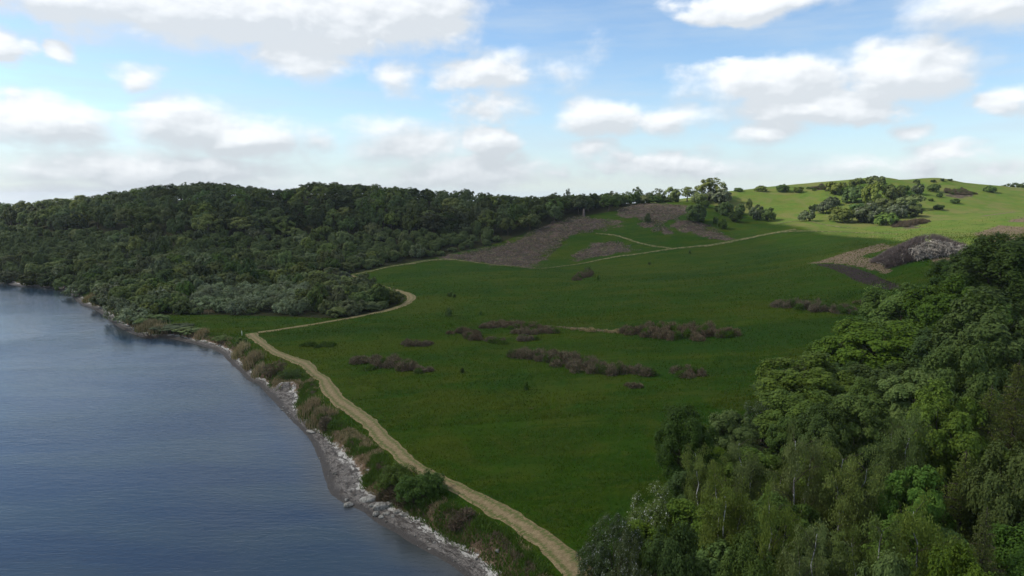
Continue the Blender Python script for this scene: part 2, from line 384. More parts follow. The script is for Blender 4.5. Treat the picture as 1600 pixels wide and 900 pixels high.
# cleared scrub, purple brown brash
brash = nt.mix(nt.step(n_sm, .35, .7), (0.052, 0.036, 0.031), (0.125, 0.088, 0.074))
brash = nt.mix(nt.step(nt.noise(p2, .22, 6, .7), .42, .60, 0, .8), brash, (0.040, 0.050, 0.018))
brash = nt.mix(nt.step(n_fine, .56, .72), brash, (0.26, 0.20, 0.15))
brash = nt.mix(nt.step(nt.noise(p2, .35, 4, .6), .58, .70), brash, (0.19, 0.145, 0.10))
mR = nt.m('ADD', sc.outputs[0], nt.m('ADD', nt.m('MULTIPLY', nt.m('SUBTRACT', nt.noise(p2, .07, 7, .75), .5), 3.0), nt.m('MULTIPLY', nt.m('SUBTRACT', n_sm, .5), .3)))
g = nt.mix(nt.step(mR, .46, .60), g, brash)
# dry tan litter
dry = nt.mix(nt.step(n_sm, .3, .7), (0.075, 0.056, 0.036), (0.170, 0.128, 0.084))
mG = nt.m('ADD', sc.outputs[1], nt.m('MULTIPLY', nt.m('SUBTRACT', nt.noise(p2, .30, 6, .75), .5), 2.4))
g = nt.mix(nt.step(mG, .45, .62), g, dry)
# dark turned soil
soil = nt.mix(nt.step(n_sm, .3, .7), (0.022, 0.016, 0.016), (0.045, 0.034, 0.032))
mB = nt.m('ADD', sc.outputs[2], nt.m('MULTIPLY', nt.m('SUBTRACT', nt.noise(p2, .6, 4, .6), .5), .35))
g = nt.mix(nt.step(mB, .45, .55), g, soil)
# dark wood floor, mottled green and brown
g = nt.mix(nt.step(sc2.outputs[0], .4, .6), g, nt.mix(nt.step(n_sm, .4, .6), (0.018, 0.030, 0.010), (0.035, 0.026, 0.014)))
# exposed brown earth of the bank
g = nt.mix(nt.step(nt.m('ADD', sc2.outputs[2], nt.m('MULTIPLY', nt.m('SUBTRACT', nt.noise(p2, .5, 5, .7), .5), 1.2)), .42, .58), g,
           nt.mix(nt.step(n_sm, .3, .7), (0.06, 0.040, 0.026), (0.13, 0.088, 0.06)))
hgt = nt.m('ADD', nt.m('MULTIPLY', n_fine, .5), nt.m('MULTIPLY', n_sm, 1.1))
finish(nt, principled(nt, g, .95, .03, bump(nt, hgt, .9, .28)))

def px_poly(pts): return gps(pts)[:, :2]
def sd_attr(polys, scale):
    r = np.full(XX.shape, -1.0)
    for pl in polys:
        pl = np.asarray(pl); x0, y0 = pl.min(0) - scale * 2; x1, y1 = pl.max(0) + scale * 2
        k = (XX > x0) & (XX < x1) & (YY > y0) & (YY < y1)
        if not k.any(): continue
        d = dist_poly(pl, XX[k], YY[k], True); s = np.where(inside(pl, XX[k], YY[k]), d, -d) / scale
        r[k] = np.maximum(r[k], s)
    return np.clip(r, -1, 1) * .5 + .5
def strip(pts, w):
    """closed polygon of a strip of half width w round a world polyline"""
    A = np.asarray(pts, float); T = np.gradient(A, axis=0); T /= np.linalg.norm(T, axis=1)[:, None] + 1e-9; N = np.stack([-T[:, 1], T[:, 0]], 1)
    return np.vstack([A + N * w, (A - N * w)[::-1]])
BRASH = [px_poly(p) for p in [
    [(958, 336), (968, 326), (1000, 319), (1035, 318), (1080, 323), (1088, 331), (1060, 338), (1040, 347), (1012, 345), (985, 340)],
    [(1060, 345), (1090, 348), (1120, 358), (1142, 376), (1110, 373), (1080, 364), (1045, 352)],
    [(690, 404), (760, 390), (810, 374), (860, 347), (900, 340), (968, 347), (950, 358), (905, 362), (885, 372), (868, 386), (845, 404), (828, 419), (760, 411)],
    [(888, 400), (920, 382), (960, 380), (992, 391), (950, 398), (905, 407)], [(1000, 350), (1030, 350), (1050, 364), (1020, 362)]]]
HEATH = [px_poly(p) for p in [[(1480, 298), (1515, 295), (1522, 306), (1500, 310), (1478, 306)], [(1268, 292), (1295, 288), (1300, 296), (1275, 298)], [(1400, 352), (1420, 343), (1448, 346), (1440, 356), (1410, 357)]]]
TAN = [px_poly(p) for p in [[(1522, 364), (1560, 352), (1600, 355), (1650, 357), (1650, 376), (1530, 378)], [(1570, 346), (1640, 336), (1640, 345), (1590, 348)],
    [(1262, 412), (1290, 405), (1380, 380), (1396, 386), (1345, 401), (1392, 422), (1386, 431), (1350, 420), (1300, 411)], [(1450, 404), (1500, 400), (1495, 412), (1455, 412)]]] + \
    [strip(px_poly([(850, 509), (900, 513), (940, 516), (985, 520)]), .9), strip(px_poly([(1532, 338), (1586, 331)]), 1.2)]
SOIL = [px_poly([(1272, 413), (1300, 412), (1345, 422), (1410, 446), (1403, 453), (1385, 453), (1335, 438)])]
PAST = [px_poly([(1040, 316), (1100, 318), (1118, 322), (1165, 333), (1235, 352), (1290, 366), (1380, 372), (1500, 400), (1640, 400)])]
PAST[0] = np.vstack([PAST[0], [(330, 330), (520, 480), (520, 700), (105, 700), (98, 450)]])
def wpoly(pts): return np.array(pts, float)
WOOD_L = px_poly([(0, 432), (60, 438), (112, 450), (128, 468), (165, 485), (205, 496), (262, 492), (330, 492), (420, 494), (500, 497), (560, 496), (612, 482), (636, 466), (598, 457), (548, 438), (536, 430),
                  (590, 419), (640, 410), (690, 400), (760, 385), (800, 372), (860, 350), (905, 338), (958, 330), (1000, 318), (1040, 314)])
WOOD_L = np.vstack([[(-330, 335)], WOOD_L, [(120, 480), (60, 520), (-100, 520), (-380, 520), (-500, 460)]])
WOOD_R = wpoly([(8, 40), (9, 62), (17, 71), (24, 80), (30, 88), (40, 104), (47, 124), (62, 134), (76, 148), (88, 158), (98, 172), (113, 180), (130, 190), (150, 196), (240, 235), (330, 200), (260, 90), (160, 10), (40, 20)])
R_ = sd_attr(BRASH, 7) * 1.0; R_ = np.maximum(R_, sd_attr(HEATH, 4) * .95)
G_ = sd_attr(TAN, 2.2); B_ = sd_attr(SOIL, 1.6)
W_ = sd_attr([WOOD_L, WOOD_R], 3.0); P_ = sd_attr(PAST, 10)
SDg = np.full(XX.shape, 99.0); _k = (XX > -330) & (XX < 40) & (YY > 20) & (YY < 360); SDg[_k] = shore_dist(XX[_k], YY[_k])
_b = beach_w(YY); E_ = np.where((SDg < _b + 3.4), np.clip(1 - np.abs(SDg - _b - .7) / 1.8, 0, 1), 0)
ny, nx = XX.shape
idx = np.arange(ny * nx).reshape(ny, nx)
gF = np.stack([idx[:-1, :-1], idx[:-1, 1:], idx[1:, 1:], idx[1:, :-1]], -1).reshape(-1, 4)
gV = np.stack([XX, YY, ZZ], -1).reshape(-1, 3)
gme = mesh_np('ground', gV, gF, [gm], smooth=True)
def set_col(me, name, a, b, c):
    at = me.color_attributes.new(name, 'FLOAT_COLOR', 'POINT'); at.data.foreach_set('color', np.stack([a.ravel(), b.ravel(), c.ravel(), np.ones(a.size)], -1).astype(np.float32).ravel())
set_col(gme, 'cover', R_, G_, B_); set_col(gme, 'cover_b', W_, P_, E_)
obj('ground', gme, kind='structure')

# ---- water
wm, nt = new_mat('lake_water')
geo = nt.node('ShaderNodeNewGeometry'); pos = geo.outputs['Position']
w1 = nt.noise(nt.map(pos, (.42, 1.5, 1), (0, 0, .33)), 1.0, 5, .62, .4)
w2 = nt.noise(nt.map(pos, (1.6, 4.0, 1), (0, 0, .12)), 1.0, 4, .6, .3)
w3 = nt.noise(nt.map(pos, (.10, .28, 1), (0, 0, .5)), 1.0, 4, .55, .6)
gust = nt.step(nt.noise(nt.map(pos, (.014, .03, 1), (0, 0, .25)), 1.0, 4, .55, .8), .34, .68, .6, 1.1)
hh = nt.m('MULTIPLY', nt.m('ADD', nt.m('ADD', nt.m('MULTIPLY', w1, .75), nt.m('MULTIPLY', w2, .34)), nt.m('MULTIPLY', w3, .9)), gust)
deep = nt.mix(nt.step(nt.noise(nt.map(pos, (.03, .09, 1), (0, 0, .3)), 1.0, 4, .5), .4, .65), (0.010, 0.028, 0.060), (0.022, 0.042, 0.062))
wat = nt.node('ShaderNodeAttribute', attribute_name='shallow')
deep = nt.mix(nt.m('MULTIPLY', wat.outputs['Fac'], .75), deep, (0.055, 0.050, 0.038))
finish(nt, principled(nt, deep, .05, .5, bump(nt, hh, .5, .17), IOR=1.333))
wx = np.concatenate([np.arange(-4000, -400, 300), np.arange(-400, -120, 5), np.arange(-120, 60, 1.0), np.arange(60, 400, 20)])
wy = np.concatenate([np.arange(-900, 20, 40), np.arange(20, 150, 1.0), np.arange(150, 400, 4), np.arange(400, 1300, 60)])
WX, WY = np.meshgrid(wx, wy); idx = np.arange(WX.size).reshape(WX.shape)
wF = np.stack([idx[:-1, :-1], idx[:-1, 1:], idx[1:, 1:], idx[1:, :-1]], -1).reshape(-1, 4)
wsd = shore_dist(WX, WY)
wme = mesh_np('water', np.stack([WX, WY, np.zeros_like(WX)], -1).reshape(-1, 3), wF, [wm], smooth=True)
a_ = wme.attributes.new('shallow', 'FLOAT', 'POINT'); a_.data.foreach_set('value', np.clip(1 + wsd / 5.0, 0, 1).astype(np.float32).ravel())
obj('water', wme, kind='structure')

# ---- beach: pale shingle sheet laid over the shore profile
bm_, nt = new_mat('shingle')
geo = nt.node('ShaderNodeNewGeometry'); pos = geo.outputs['Position']
at = nt.node('ShaderNodeAttribute', attribute_name='along'); sd = nt.node('ShaderNodeSeparateColor'); nt.l.new(at.outputs['Color'], sd.inputs[0])
vo = nt.node('ShaderNodeTexVoronoi'); nt.l.new(pos, vo.inputs['Vector']); vo.inputs['Scale'].default_value = 4.2; vo.inputs['Randomness'].default_value = 1
vo2 = nt.node('ShaderNodeTexVoronoi'); nt.l.new(pos, vo2.inputs['Vector']); vo2.inputs['Scale'].default_value = 11
sv = nt.node('ShaderNodeSeparateColor'); nt.l.new(vo.outputs['Color'], sv.inputs[0]); sv2 = nt.node('ShaderNodeSeparateColor'); nt.l.new(vo2.outputs['Color'], sv2.inputs[0])
band = nt.noise(pos, .55, 6, .68, .4)
st = nt.mix(sv.outputs[0], (0.026, 0.022, 0.020), (0.15, 0.13, 0.115)); st = nt.mix(nt.m('MULTIPLY', sv2.outputs[0], .5), st, (0.24, 0.215, 0.19))
pale = nt.mix(sv2.outputs[1], (0.30, 0.275, 0.245), (0.56, 0.53, 0.48))
c = nt.mix(nt.step(nt.m('ADD', nt.m('MULTIPLY', sd.outputs[0], .9), nt.m('MULTIPLY', nt.m('SUBTRACT', band, .5), 1.3)), .54, .72), st, pale)
c = nt.mix(nt.step(nt.noise(nt.xyz(nt.m('MULTIPLY', sd.outputs[0], 6.0), nt.m('MULTIPLY', sd.outputs[1], 16.0), 5), 1.0, 6, .7), .49, .56, 0, .95), c, nt.mix(sv.outputs[1], (0.022, 0.018, 0.016), (0.075, 0.062, 0.052)))
c = nt.mix(nt.step(nt.m('ADD', sd.outputs[0], nt.m('MULTIPLY', nt.m('SUBTRACT', band, .5), .35)), .06, .24, .9, 0), c, (0.048, 0.042, 0.038))
c = nt.mix(nt.step(nt.m('ADD', sd.outputs[0], nt.m('MULTIPLY', nt.noise(pos, .35, 5, .7), .9)), 1.30, 1.42, 0, .9), c, nt.mix(sv2.outputs[1], (0.11, 0.060, 0.034), (0.20, 0.12, 0.07)))
dd = nt.m('MINIMUM', vo.outputs['Distance'], .5)
finish(nt, principled(nt, c, .85, .25, bump(nt, nt.m('ADD', nt.m('MULTIPLY', dd, -1.0), nt.m('MULTIPLY', vo2.outputs['Distance'], -.4)), .8, .14)))
_keep = SHORE[(SHORE[:, 1] > 25) & (SHORE[:, 0] > -420)]
seg = np.r_[0, np.cumsum(np.hypot(*np.diff(_keep, axis=0).T))]; ss = np.arange(0, seg[-1], .45)
BC = np.stack([np.interp(ss, seg, _keep[:, 0]), np.interp(ss, seg, _keep[:, 1])], 1)
T = np.gradient(BC, axis=0); k5 = np.ones(9) / 9; T = np.stack([np.convolve(np.pad(T[:, i], 4, 'edge'), k5, 'valid') for i in (0, 1)], 1)
T /= np.linalg.norm(T, axis=1)[:, None]; NRM = np.stack([-T[:, 1], T[:, 0]], 1)
if not (shore_dist(BC[200:201, 0] + NRM[200:201, 0], BC[200:201, 1] + NRM[200:201, 1]) > 0).all(): NRM = -NRM
cross = np.linspace(-.8, 1.0, 22)
bw_ = beach_w(BC[:, 1])
off = np.where(cross[None] < 0, cross[None] * 1.0, cross[None] * (bw_[:, None] + .35))
bX = BC[:, :1] + NRM[:, :1] * off; bY = BC[:, 1:] + NRM[:, 1:] * off
tD = np.clip((bY - 60) / 260, 0, 1)
bsd = shore_dist(bX, bY)
bZ = H(bX, bY) + (.05 + tD * .12) + .05 * fbm(bX, bY, .8, 9, 2)
idx = np.arange(bX.size).reshape(bX.shape)
bF = np.stack([idx[:-1, :-1], idx[:-1, 1:], idx[1:, 1:], idx[1:, :-1]], -1).reshape(-1, 4)
if True:
    bme = mesh_np('beach', np.stack([bX, bY, bZ], -1).reshape(-1, 3), bF, [bm_], smooth=True)
    rel = np.clip(bsd / (bw_[:, None] + .3), 0, 1); al = np.broadcast_to(ss[:, None] / 30, rel.shape)
    set_col(bme, 'along', rel, al, rel * 0)
    obj('beach', bme, kind='structure')

# ---- mown path of dry cut grass
pm, nt = new_mat('mown_hay')
geo = nt.node('ShaderNodeNewGeometry'); pos = geo.outputs['Position']
at = nt.node('ShaderNodeAttribute', attribute_name='along'); sd = nt.node('ShaderNodeSeparateColor'); nt.l.new(at.outputs['Color'], sd.inputs[0])
n1 = nt.noise(nt.xyz(nt.m('MULTIPLY', sd.outputs[0], 1.0), nt.m('MULTIPLY', sd.outputs[1], 5.0), 0), 4.0, 6, .7)
n2 = nt.noise(pos, 2.2, 6, .75, .5); n3 = nt.noise(pos, 9, 3, .7)
c = nt.mix(nt.step(n2, .30, .70), (0.175, 0.128, 0.068), (0.360, 0.275, 0.155))
c = nt.mix(nt.step(n3, .40, .70, .6, 0), c, (0.11, 0.080, 0.038))
row = nt.m('PINGPONG', nt.m('MULTIPLY', sd.outputs[0], 4.0), 1.0)
c = nt.mix(nt.step(nt.m('ADD', nt.m('MULTIPLY', row, .25), n1), .58, .78, 0, .8), c, (0.060, 0.090, 0.018))
c = nt.mix(nt.step(nt.m('ADD', n1, nt.m('MULTIPLY', n3, .3)), .50, .42, 0, .55), c, (0.37, 0.29, 0.15))
finish(nt, principled(nt, c, .95, .1, bump(nt, nt.m('ADD', n2, nt.m('MULTIPLY', n1, .6)), .8, .12)))
fm, nt = new_mat('trodden_grass')
geo = nt.node('ShaderNodeNewGeometry'); pos = geo.outputs['Position']
fc = nt.mix(nt.step(nt.noise(pos, .8, 6, .75), .40, .62), (0.045, 0.070, 0.016), (0.170, 0.140, 0.075))
finish(nt, principled(nt, fc, .95, .05))
def ribbon(name, cl, wid, lift=.05, mat=pm, it=2, nc=9, rag=.6):
    """strip along a world polyline, draped over the ground"""
    A = smooth_poly(np.column_stack([cl, wid]), it); L = np.r_[0, np.cumsum(np.hypot(*np.diff(A[:, :2], axis=0).T))]
    s = np.arange(0, L[-1], .35 if L[-1] < 160 else .8); C = np.stack([np.interp(s, L, A[:, i]) for i in range(3)], 1)
    T = np.gradient(C[:, :2], axis=0); T /= np.linalg.norm(T, axis=1)[:, None] + 1e-9; N = np.stack([-T[:, 1], T[:, 0]], 1)
    c = np.linspace(-1, 1, nc); w = C[:, 2] / 2
    wl = w + rag * (vnoise(s, s * 0, 1.3, 3) - .5) + rag * (vnoise(s, s * 0, 5, 4) - .5); wr = w + rag * (vnoise(s, s * 0, 1.3, 5) - .5) + rag * (vnoise(s, s * 0, 5, 6) - .5)
    off = np.where(c[None] < 0, c[None] * wl[:, None], c[None] * wr[:, None])
    X = C[:, :1] + N[:, :1] * off; Y = C[:, 1:2] + N[:, 1:] * off
    Z = H(X, Y) + lift + np.clip((Y - 90) / 300, 0, 1) * .16
    Z[:, 0] -= .12; Z[:, -1] -= .12
    idx = np.arange(X.size).reshape(X.shape); F = np.stack([idx[:-1, :-1], idx[:-1, 1:], idx[1:, 1:], idx[1:, :-1]], -1).reshape(-1, 4)
    me = mesh_np(name, np.stack([X, Y, Z], -1).reshape(-1, 3), F, [mat], smooth=True)
    set_col(me, 'along', np.broadcast_to(c[None] * .5 + .5, X.shape), np.broadcast_to(s[:, None] / 6, X.shape), X * 0)
    return C, obj(name, me, kind='structure')
PL = [(382, 522), (404, 537), (422, 552), (450, 562), (475, 577), (494, 592), (500, 610), (512, 627), (535, 642), (553, 655), (565, 665), (576, 680), (595, 699), (612, 722), (641, 737), (688, 765), (725, 786),
      (763, 806), (800, 827), (825, 844), (853, 872), (866, 902)]
PR = [(401, 521), (412, 532), (432, 547), (460, 559), (490, 567), (502, 584), (520, 592), (528, 607), (546, 627), (572, 641), (597, 663), (612, 680), (633, 697), (659, 726), (688, 741), (725, 756), (763, 774),
      (800, 795), (825, 810), (863, 834), (900, 862), (919, 884)]
def sane(pts): return gps(pts)[:, :2]
a = sane(PL); b = sane(PR)
def resamp(A, n):
    L = np.r_[0, np.cumsum(np.hypot(*np.diff(A, axis=0).T))]; s = np.linspace(0, L[-1], n); return np.stack([np.interp(s, L, A[:, i]) for i in (0, 1)], 1)
a = resamp(a, 46); b = resamp(b, 46)
C0 = (a + b) / 2; Wd = np.hypot(*(a - b).T); Wd = np.convolve(np.pad(Wd, 2, 'edge'), np.ones(5) / 5, 'valid')
print('path width', Wd.min(), Wd.mean(), Wd.max())
C0 = np.vstack([C0, [(11.5, 57), (13.5, 50)]]); Wd = np.r_[np.clip(Wd, 2.0, 3.4), 2.6, 2.6]
PATH_C, _ = ribbon('mown_path', C0, Wd, .05)
q = sane([(403, 520), (450, 513), (500, 505), (575, 492), (625, 480), (644, 468), (642, 461), (630, 457), (600, 449), (570, 439), (548, 430)])
PATH_C2, _ = ribbon('mown_path', q, [1.6, 1.5, 1.5, 1.8, 2.6, 2.9, 2.9, 2.6, 2.6, 2.2, 1.6], .06)
q = sane([(548, 430), (590, 421), (640, 412), (690, 403), (730, 408), (800, 416), (840, 421), (900, 412), (960, 401), (1000, 397), (1050, 389), (1125, 381), (1175, 371), (1210, 364), (1245, 358)])
PATH_C3, _ = ribbon('footpath', q, [1.6, 2.2, 2.4, 2.2, 1.1, .9, 1.1, 1.4, 1.7, 1.9, 2.1, 2.4, 2.8, 3.0, 2.6], .08, fm, nc=5)
ribbon('footpath', sane([(1050, 389), (1000, 381), (976, 372), (958, 367), (930, 365)]), [1.4, 1.8, 1.8, 1.4, .8], .08, fm, nc=5)
ribbon('footpath', sane([(1215, 363), (1250, 361), (1330, 363), (1405, 366)]), [1.5, 1.5, 1.5, 1.2], .08, fm, nc=5)
ribbon('footpath', sane([(1215, 350), (1248, 345), (1285, 351), (1320, 356), (1340, 357)]), [2.0, 2.0, 1.6, 1.6, 1.0], .08, fm, nc=5)

# ------------------------------------------------------------------ vegetation
def leaf_mat(name, ca, cb, cc=None, amt=0.0, trans=.3, objvar=.35, tint=(0.0, 0.0, 0.0)):
    """ca..cb spread over the leaves; cc: colour of blossom / odd leaves, on a share amt of them"""
    m, nt = new_mat(name)
    geo = nt.node('ShaderNodeNewGeometry'); oi = nt.node('ShaderNodeObjectInfo'); tcn = nt.node('ShaderNodeTexCoord')
    n = nt.noise(tcn.outputs['Object'], .9, 3, .6)
    c = nt.mix(nt.m('ADD', nt.m('MULTIPLY', geo.outputs['Random Per Island'], .6), nt.m('MULTIPLY', nt.step(n, .35, .65), .4)), ca, cb)
    if name == 'grass_blade':
        geo_p = geo.outputs['Position']; a_ = nt.noise(nt.map(geo_p, (.012, .05, 0), (0, 0, -.12)), 1.0, 5, .6, .8); b_ = nt.noise(nt.vm('MULTIPLY', geo_p, (1, 1, 0)), .045, 6, .7, 1.2)
        c = nt.mix(nt.step(a_, .52, .62, 0, .7), c, (0.072, 0.084, 0.007)); c = nt.mix(nt.step(b_, .50, .60, 0, .7), c, (0.070, 0.086, 0.009)); c = nt.mix(nt.step(b_, .36, .44, .7, 0), c, (0.012, 0.044, 0.005)); c = nt.mix(nt.step(a_, .34, .46, .6, 0), c, (0.012, 0.044, 0.005))
    if cc is not None:
        nb = nt.noise(tcn.outputs['Object'], 1.6, 2, .5)
        f = nt.m('GREATER_THAN', nt.m('ADD', geo.outputs['Random Per Island'], nt.m('MULTIPLY', nt.m('SUBTRACT', nb, .5), 1.6)), 1.0 - amt)
        c = nt.mix(f, c, cc)
    # each plant a little different in hue and depth
    hs = nt.node('ShaderNodeHueSaturation'); nt.l.new(c, hs.inputs['Color'])
    nt.put(hs.inputs['Hue'], nt.lin(oi.outputs['Random'], 0, 1, .5 - .05 * objvar, .5 + .035 * objvar))
    r2 = nt.m('FRACT', nt.m('MULTIPLY', oi.outputs['Random'], 17.31))
    nt.put(hs.inputs['Value'], nt.lin(r2, 0, 1, 1 - objvar, 1 + objvar)); nt.put(hs.inputs['Saturation'], nt.lin(nt.m('FRACT', nt.m('MULTIPLY', oi.outputs['Random'], 7.7)), 0, 1, 1 - .25 * objvar * 2, 1.05))
    col = hs.outputs[0]
    b = principled(nt, col, .7, .04 if name == 'grass_blade' else .14)
    t = nt.node('ShaderNodeBsdfTranslucent'); nt.l.new(nt.mix(.5, col, (0.10, 0.13, 0.01)), t.inputs[0])
    mx = nt.node('ShaderNodeMixShader'); mx.inputs[0].default_value = trans; nt.l.new(b, mx.inputs[1]); nt.l.new(t.outputs[0], mx.inputs[2])
    finish(nt, mx.outputs[0]); return m
M_OAK = leaf_mat('leaf_oak', (0.0547, 0.1050, 0.0094), (0.1185, 0.1800, 0.0149))
M_MAPLE = leaf_mat('leaf_maple', (0.0612, 0.1265, 0.0190), (0.1336, 0.2090, 0.0356))
M_DARK = leaf_mat('leaf_elm', (0.0327, 0.0667, 0.0095), (0.0770, 0.1265, 0.0190))
M_BIRCH = leaf_mat('leaf_birch', (0.0779, 0.1188, 0.0222), (0.1558, 0.1998, 0.0411))
M_LARCH = leaf_mat('needle_larch', (0.0795, 0.1100, 0.0173), (0.1431, 0.1650, 0.0274))
M_HAW = leaf_mat('leaf_hawthorn', (0.0466, 0.0780, 0.0158), (0.0975, 0.1350, 0.0302), (0.38, 0.39, 0.33), .05)
M_BLOSSOM = leaf_mat('leaf_hawthorn_in_flower', (0.072, 0.100, 0.034), (0.135, 0.165, 0.068), (0.24, 0.25, 0.17), .15)
M_WILLOW = leaf_mat('leaf_willow', (0.105, 0.140, 0.066), (0.195, 0.235, 0.120))
M_WOODF = leaf_mat('leaf_wood', (0.0382, 0.0700, 0.0130), (0.0912, 0.1280, 0.0245), objvar=.6)
M_SCRUB = leaf_mat('leaf_scrub', (0.0585, 0.0897, 0.0190), (0.1267, 0.1587, 0.0381), objvar=.6)
M_LIME = leaf_mat('leaf_pale', (0.0901, 0.1200, 0.0245), (0.1590, 0.1900, 0.0432))
M_BROWN = leaf_mat('twig_brown', (0.086, 0.060, 0.038), (0.205, 0.150, 0.098), (0.060, 0.085, 0.025), .12, trans=.1, objvar=.2)
M_PURPLE = leaf_mat('twig_purple', (0.080, 0.060, 0.055), (0.200, 0.155, 0.138), trans=.05, objvar=.1)
M_STRAW = leaf_mat('straw', (0.2295, 0.1688, 0.0845), (0.4455, 0.3443, 0.1885), (0.06, 0.085, 0.025), .12, trans=.2, objvar=.2)
M_GREEN = leaf_mat('herb_green', (0.034, 0.078, 0.010), (0.085, 0.145, 0.020), trans=.3, objvar=.08)
M_GORSE = leaf_mat('gorse', (0.020, 0.045, 0.012), (0.045, 0.080, 0.020), (0.45, 0.28, 0.01), .14)
M_GRASS = leaf_mat('grass_blade', (0.022, 0.058, 0.003), (0.054, 0.090, 0.006), (0.110, 0.115, 0.036), .08, trans=.25, objvar=0)
def bark_mat(name, a, b, sc=6):
    m, nt = new_mat(name); tcn = nt.node('ShaderNodeTexCoord'); n = nt.noise(nt.map(tcn.outputs['Object'], (1, 1, .3)), sc, 4, .65)
    finish(nt, principled(nt, nt.mix(nt.step(n, .4, .62), a, b), .9, .15, bump(nt, n, .5, .05))); return m
M_BARK = bark_mat('bark', (0.045, 0.034, 0.026), (0.11, 0.09, 0.07)); M_BBARK = bark_mat('bark_birch', (0.50, 0.49, 0.46), (0.12, 0.11, 0.10), 3)
M_DEAD = bark_mat('dead_wood', (0.26, 0.22, 0.18), (0.52, 0.46, 0.39), 4)

def unit(v): return v / (np.linalg.norm(v, axis=-1, keepdims=True) + 1e-9)
def leaf_quads(rng, P, N, size, asp=.6, up=None):
    n = len(P); N = unit(N); r = rng.normal(size=(n, 3)) if up is None else up + rng.normal(size=(n, 3)) * .25
    T = unit(np.cross(N, np.cross(r, N))); B = np.cross(N, T); s = (size * (0.6 + 0.8 * rng.random(n)))[:, None]
    V = np.empty((n, 4, 3)); V[:, 0] = P - T * s; V[:, 1] = P + B * s * asp - T * s * .1; V[:, 2] = P + T * s; V[:, 3] = P - B * s * asp - T * s * .1
    return V.reshape(-1, 3), np.arange(n * 4).reshape(n, 4)
def tube(P, R, k=6):
    P = np.asarray(P, float); R = np.asarray(R, float); T = unit(np.gradient(P, axis=0)); ref = np.array([.3, .9, .31])
    A = unit(np.cross(T, ref)); B = np.cross(T, A); a = np.linspace(0, 2 * np.pi, k, endpoint=False)
    V = P[:, None] + (A[:, None] * np.cos(a)[None, :, None] + B[:, None] * np.sin(a)[None, :, None]) * R[:, None, None]
    n = len(P); i = np.arange((n - 1) * k).reshape(n - 1, k); j = np.roll(i, -1, 1); F = np.stack([i, j, j + k, i + k], -1).reshape(-1, 4)
    return V.reshape(-1, 3), F
def limb(rng, a, b, r0, r1, n=6, wob=.12, k=5):
    t = np.linspace(0, 1, n)[:, None]; P = a * (1 - t) + b * t; L = np.linalg.norm(b - a)
    P[1:-1] += rng.normal(size=(n - 2, 3)) * L * wob * .4; P[:, 2] += (np.sin(t[:, 0] * np.pi) * L * .08)
    return tube(P, np.linspace(r0, r1, n), k)
def fib(n, rng):
    i = np.arange(n) + .5; z = 1 - 2 * i / n; ph = i * 2.39996 + rng.random() * 6.28; r = np.sqrt(1 - z * z)
    return np.stack([r * np.cos(ph), r * np.sin(ph), z], 1)
def crown(rng, h, R, base, nc=26, nsub=9, nleaf=70, ls=.16, cr=.36, flat=.75, asp=.62, lump=.32, droop=0.0, nj=.32):
    """billowing broadleaf crown: clumps on an uneven envelope, sprays on each clump, leaves on each spray"""
    d = fib(nc, rng) + rng.normal(size=(nc, 3)) * .18; d = unit(d); k = d[:, 2] > -.62; d = d[k]
    cen = np.array([0, 0, base + (h - base) * .48]); E = np.array([R, R, (h - base) * .52])
    lobes = unit(rng.normal(size=(5, 3))); lob = 1 + lump * (np.clip(d @ lobes.T, 0, 1) ** 3).max(1) - lump * .45
    f = (.70 + .16 * rng.random(len(d))) * lob
    C = cen + d * E * f[:, None]; rc = R * cr * (.7 + .6 * rng.random(len(C)))
    inner = cen + rng.normal(size=(nc // 4, 3)) * E * .28; C = np.vstack([C, inner]); rc = np.r_[rc, np.full(len(inner), R * cr * 1.1)]
    out = unit(C - cen)
    m = len(C); ds = unit(rng.normal(size=(m, nsub, 3)) + out[:, None] * .9 + np.array([0, 0, .45])); 
    S = C[:, None] + ds * (rc[:, None, None] * .78) * np.array([1, 1, flat]); rs = rc[:, None] * (.34 + .26 * rng.random((m, nsub)))
    dl = unit(rng.normal(size=(m, nsub, nleaf, 3)) + ds[:, :, None] * .55 + np.array([0, 0, .35]))
    L = S[:, :, None] + dl * (rs[:, :, None, None] * (.55 + .55 * rng.random((m, nsub, nleaf, 1)))) * np.array([1, 1, .5 + .5 * flat])
    if droop: L[..., 2] -= droop * rng.random((m, nsub, nleaf)) ** 1.5 * rs[:, :, None] * 2
    Nn = dl * .8 + out[:, None, None] * .4 + np.array([0, 0, .5]) + rng.normal(size=dl.shape) * nj
    return L.reshape(-1, 3), Nn.reshape(-1, 3), C, rc
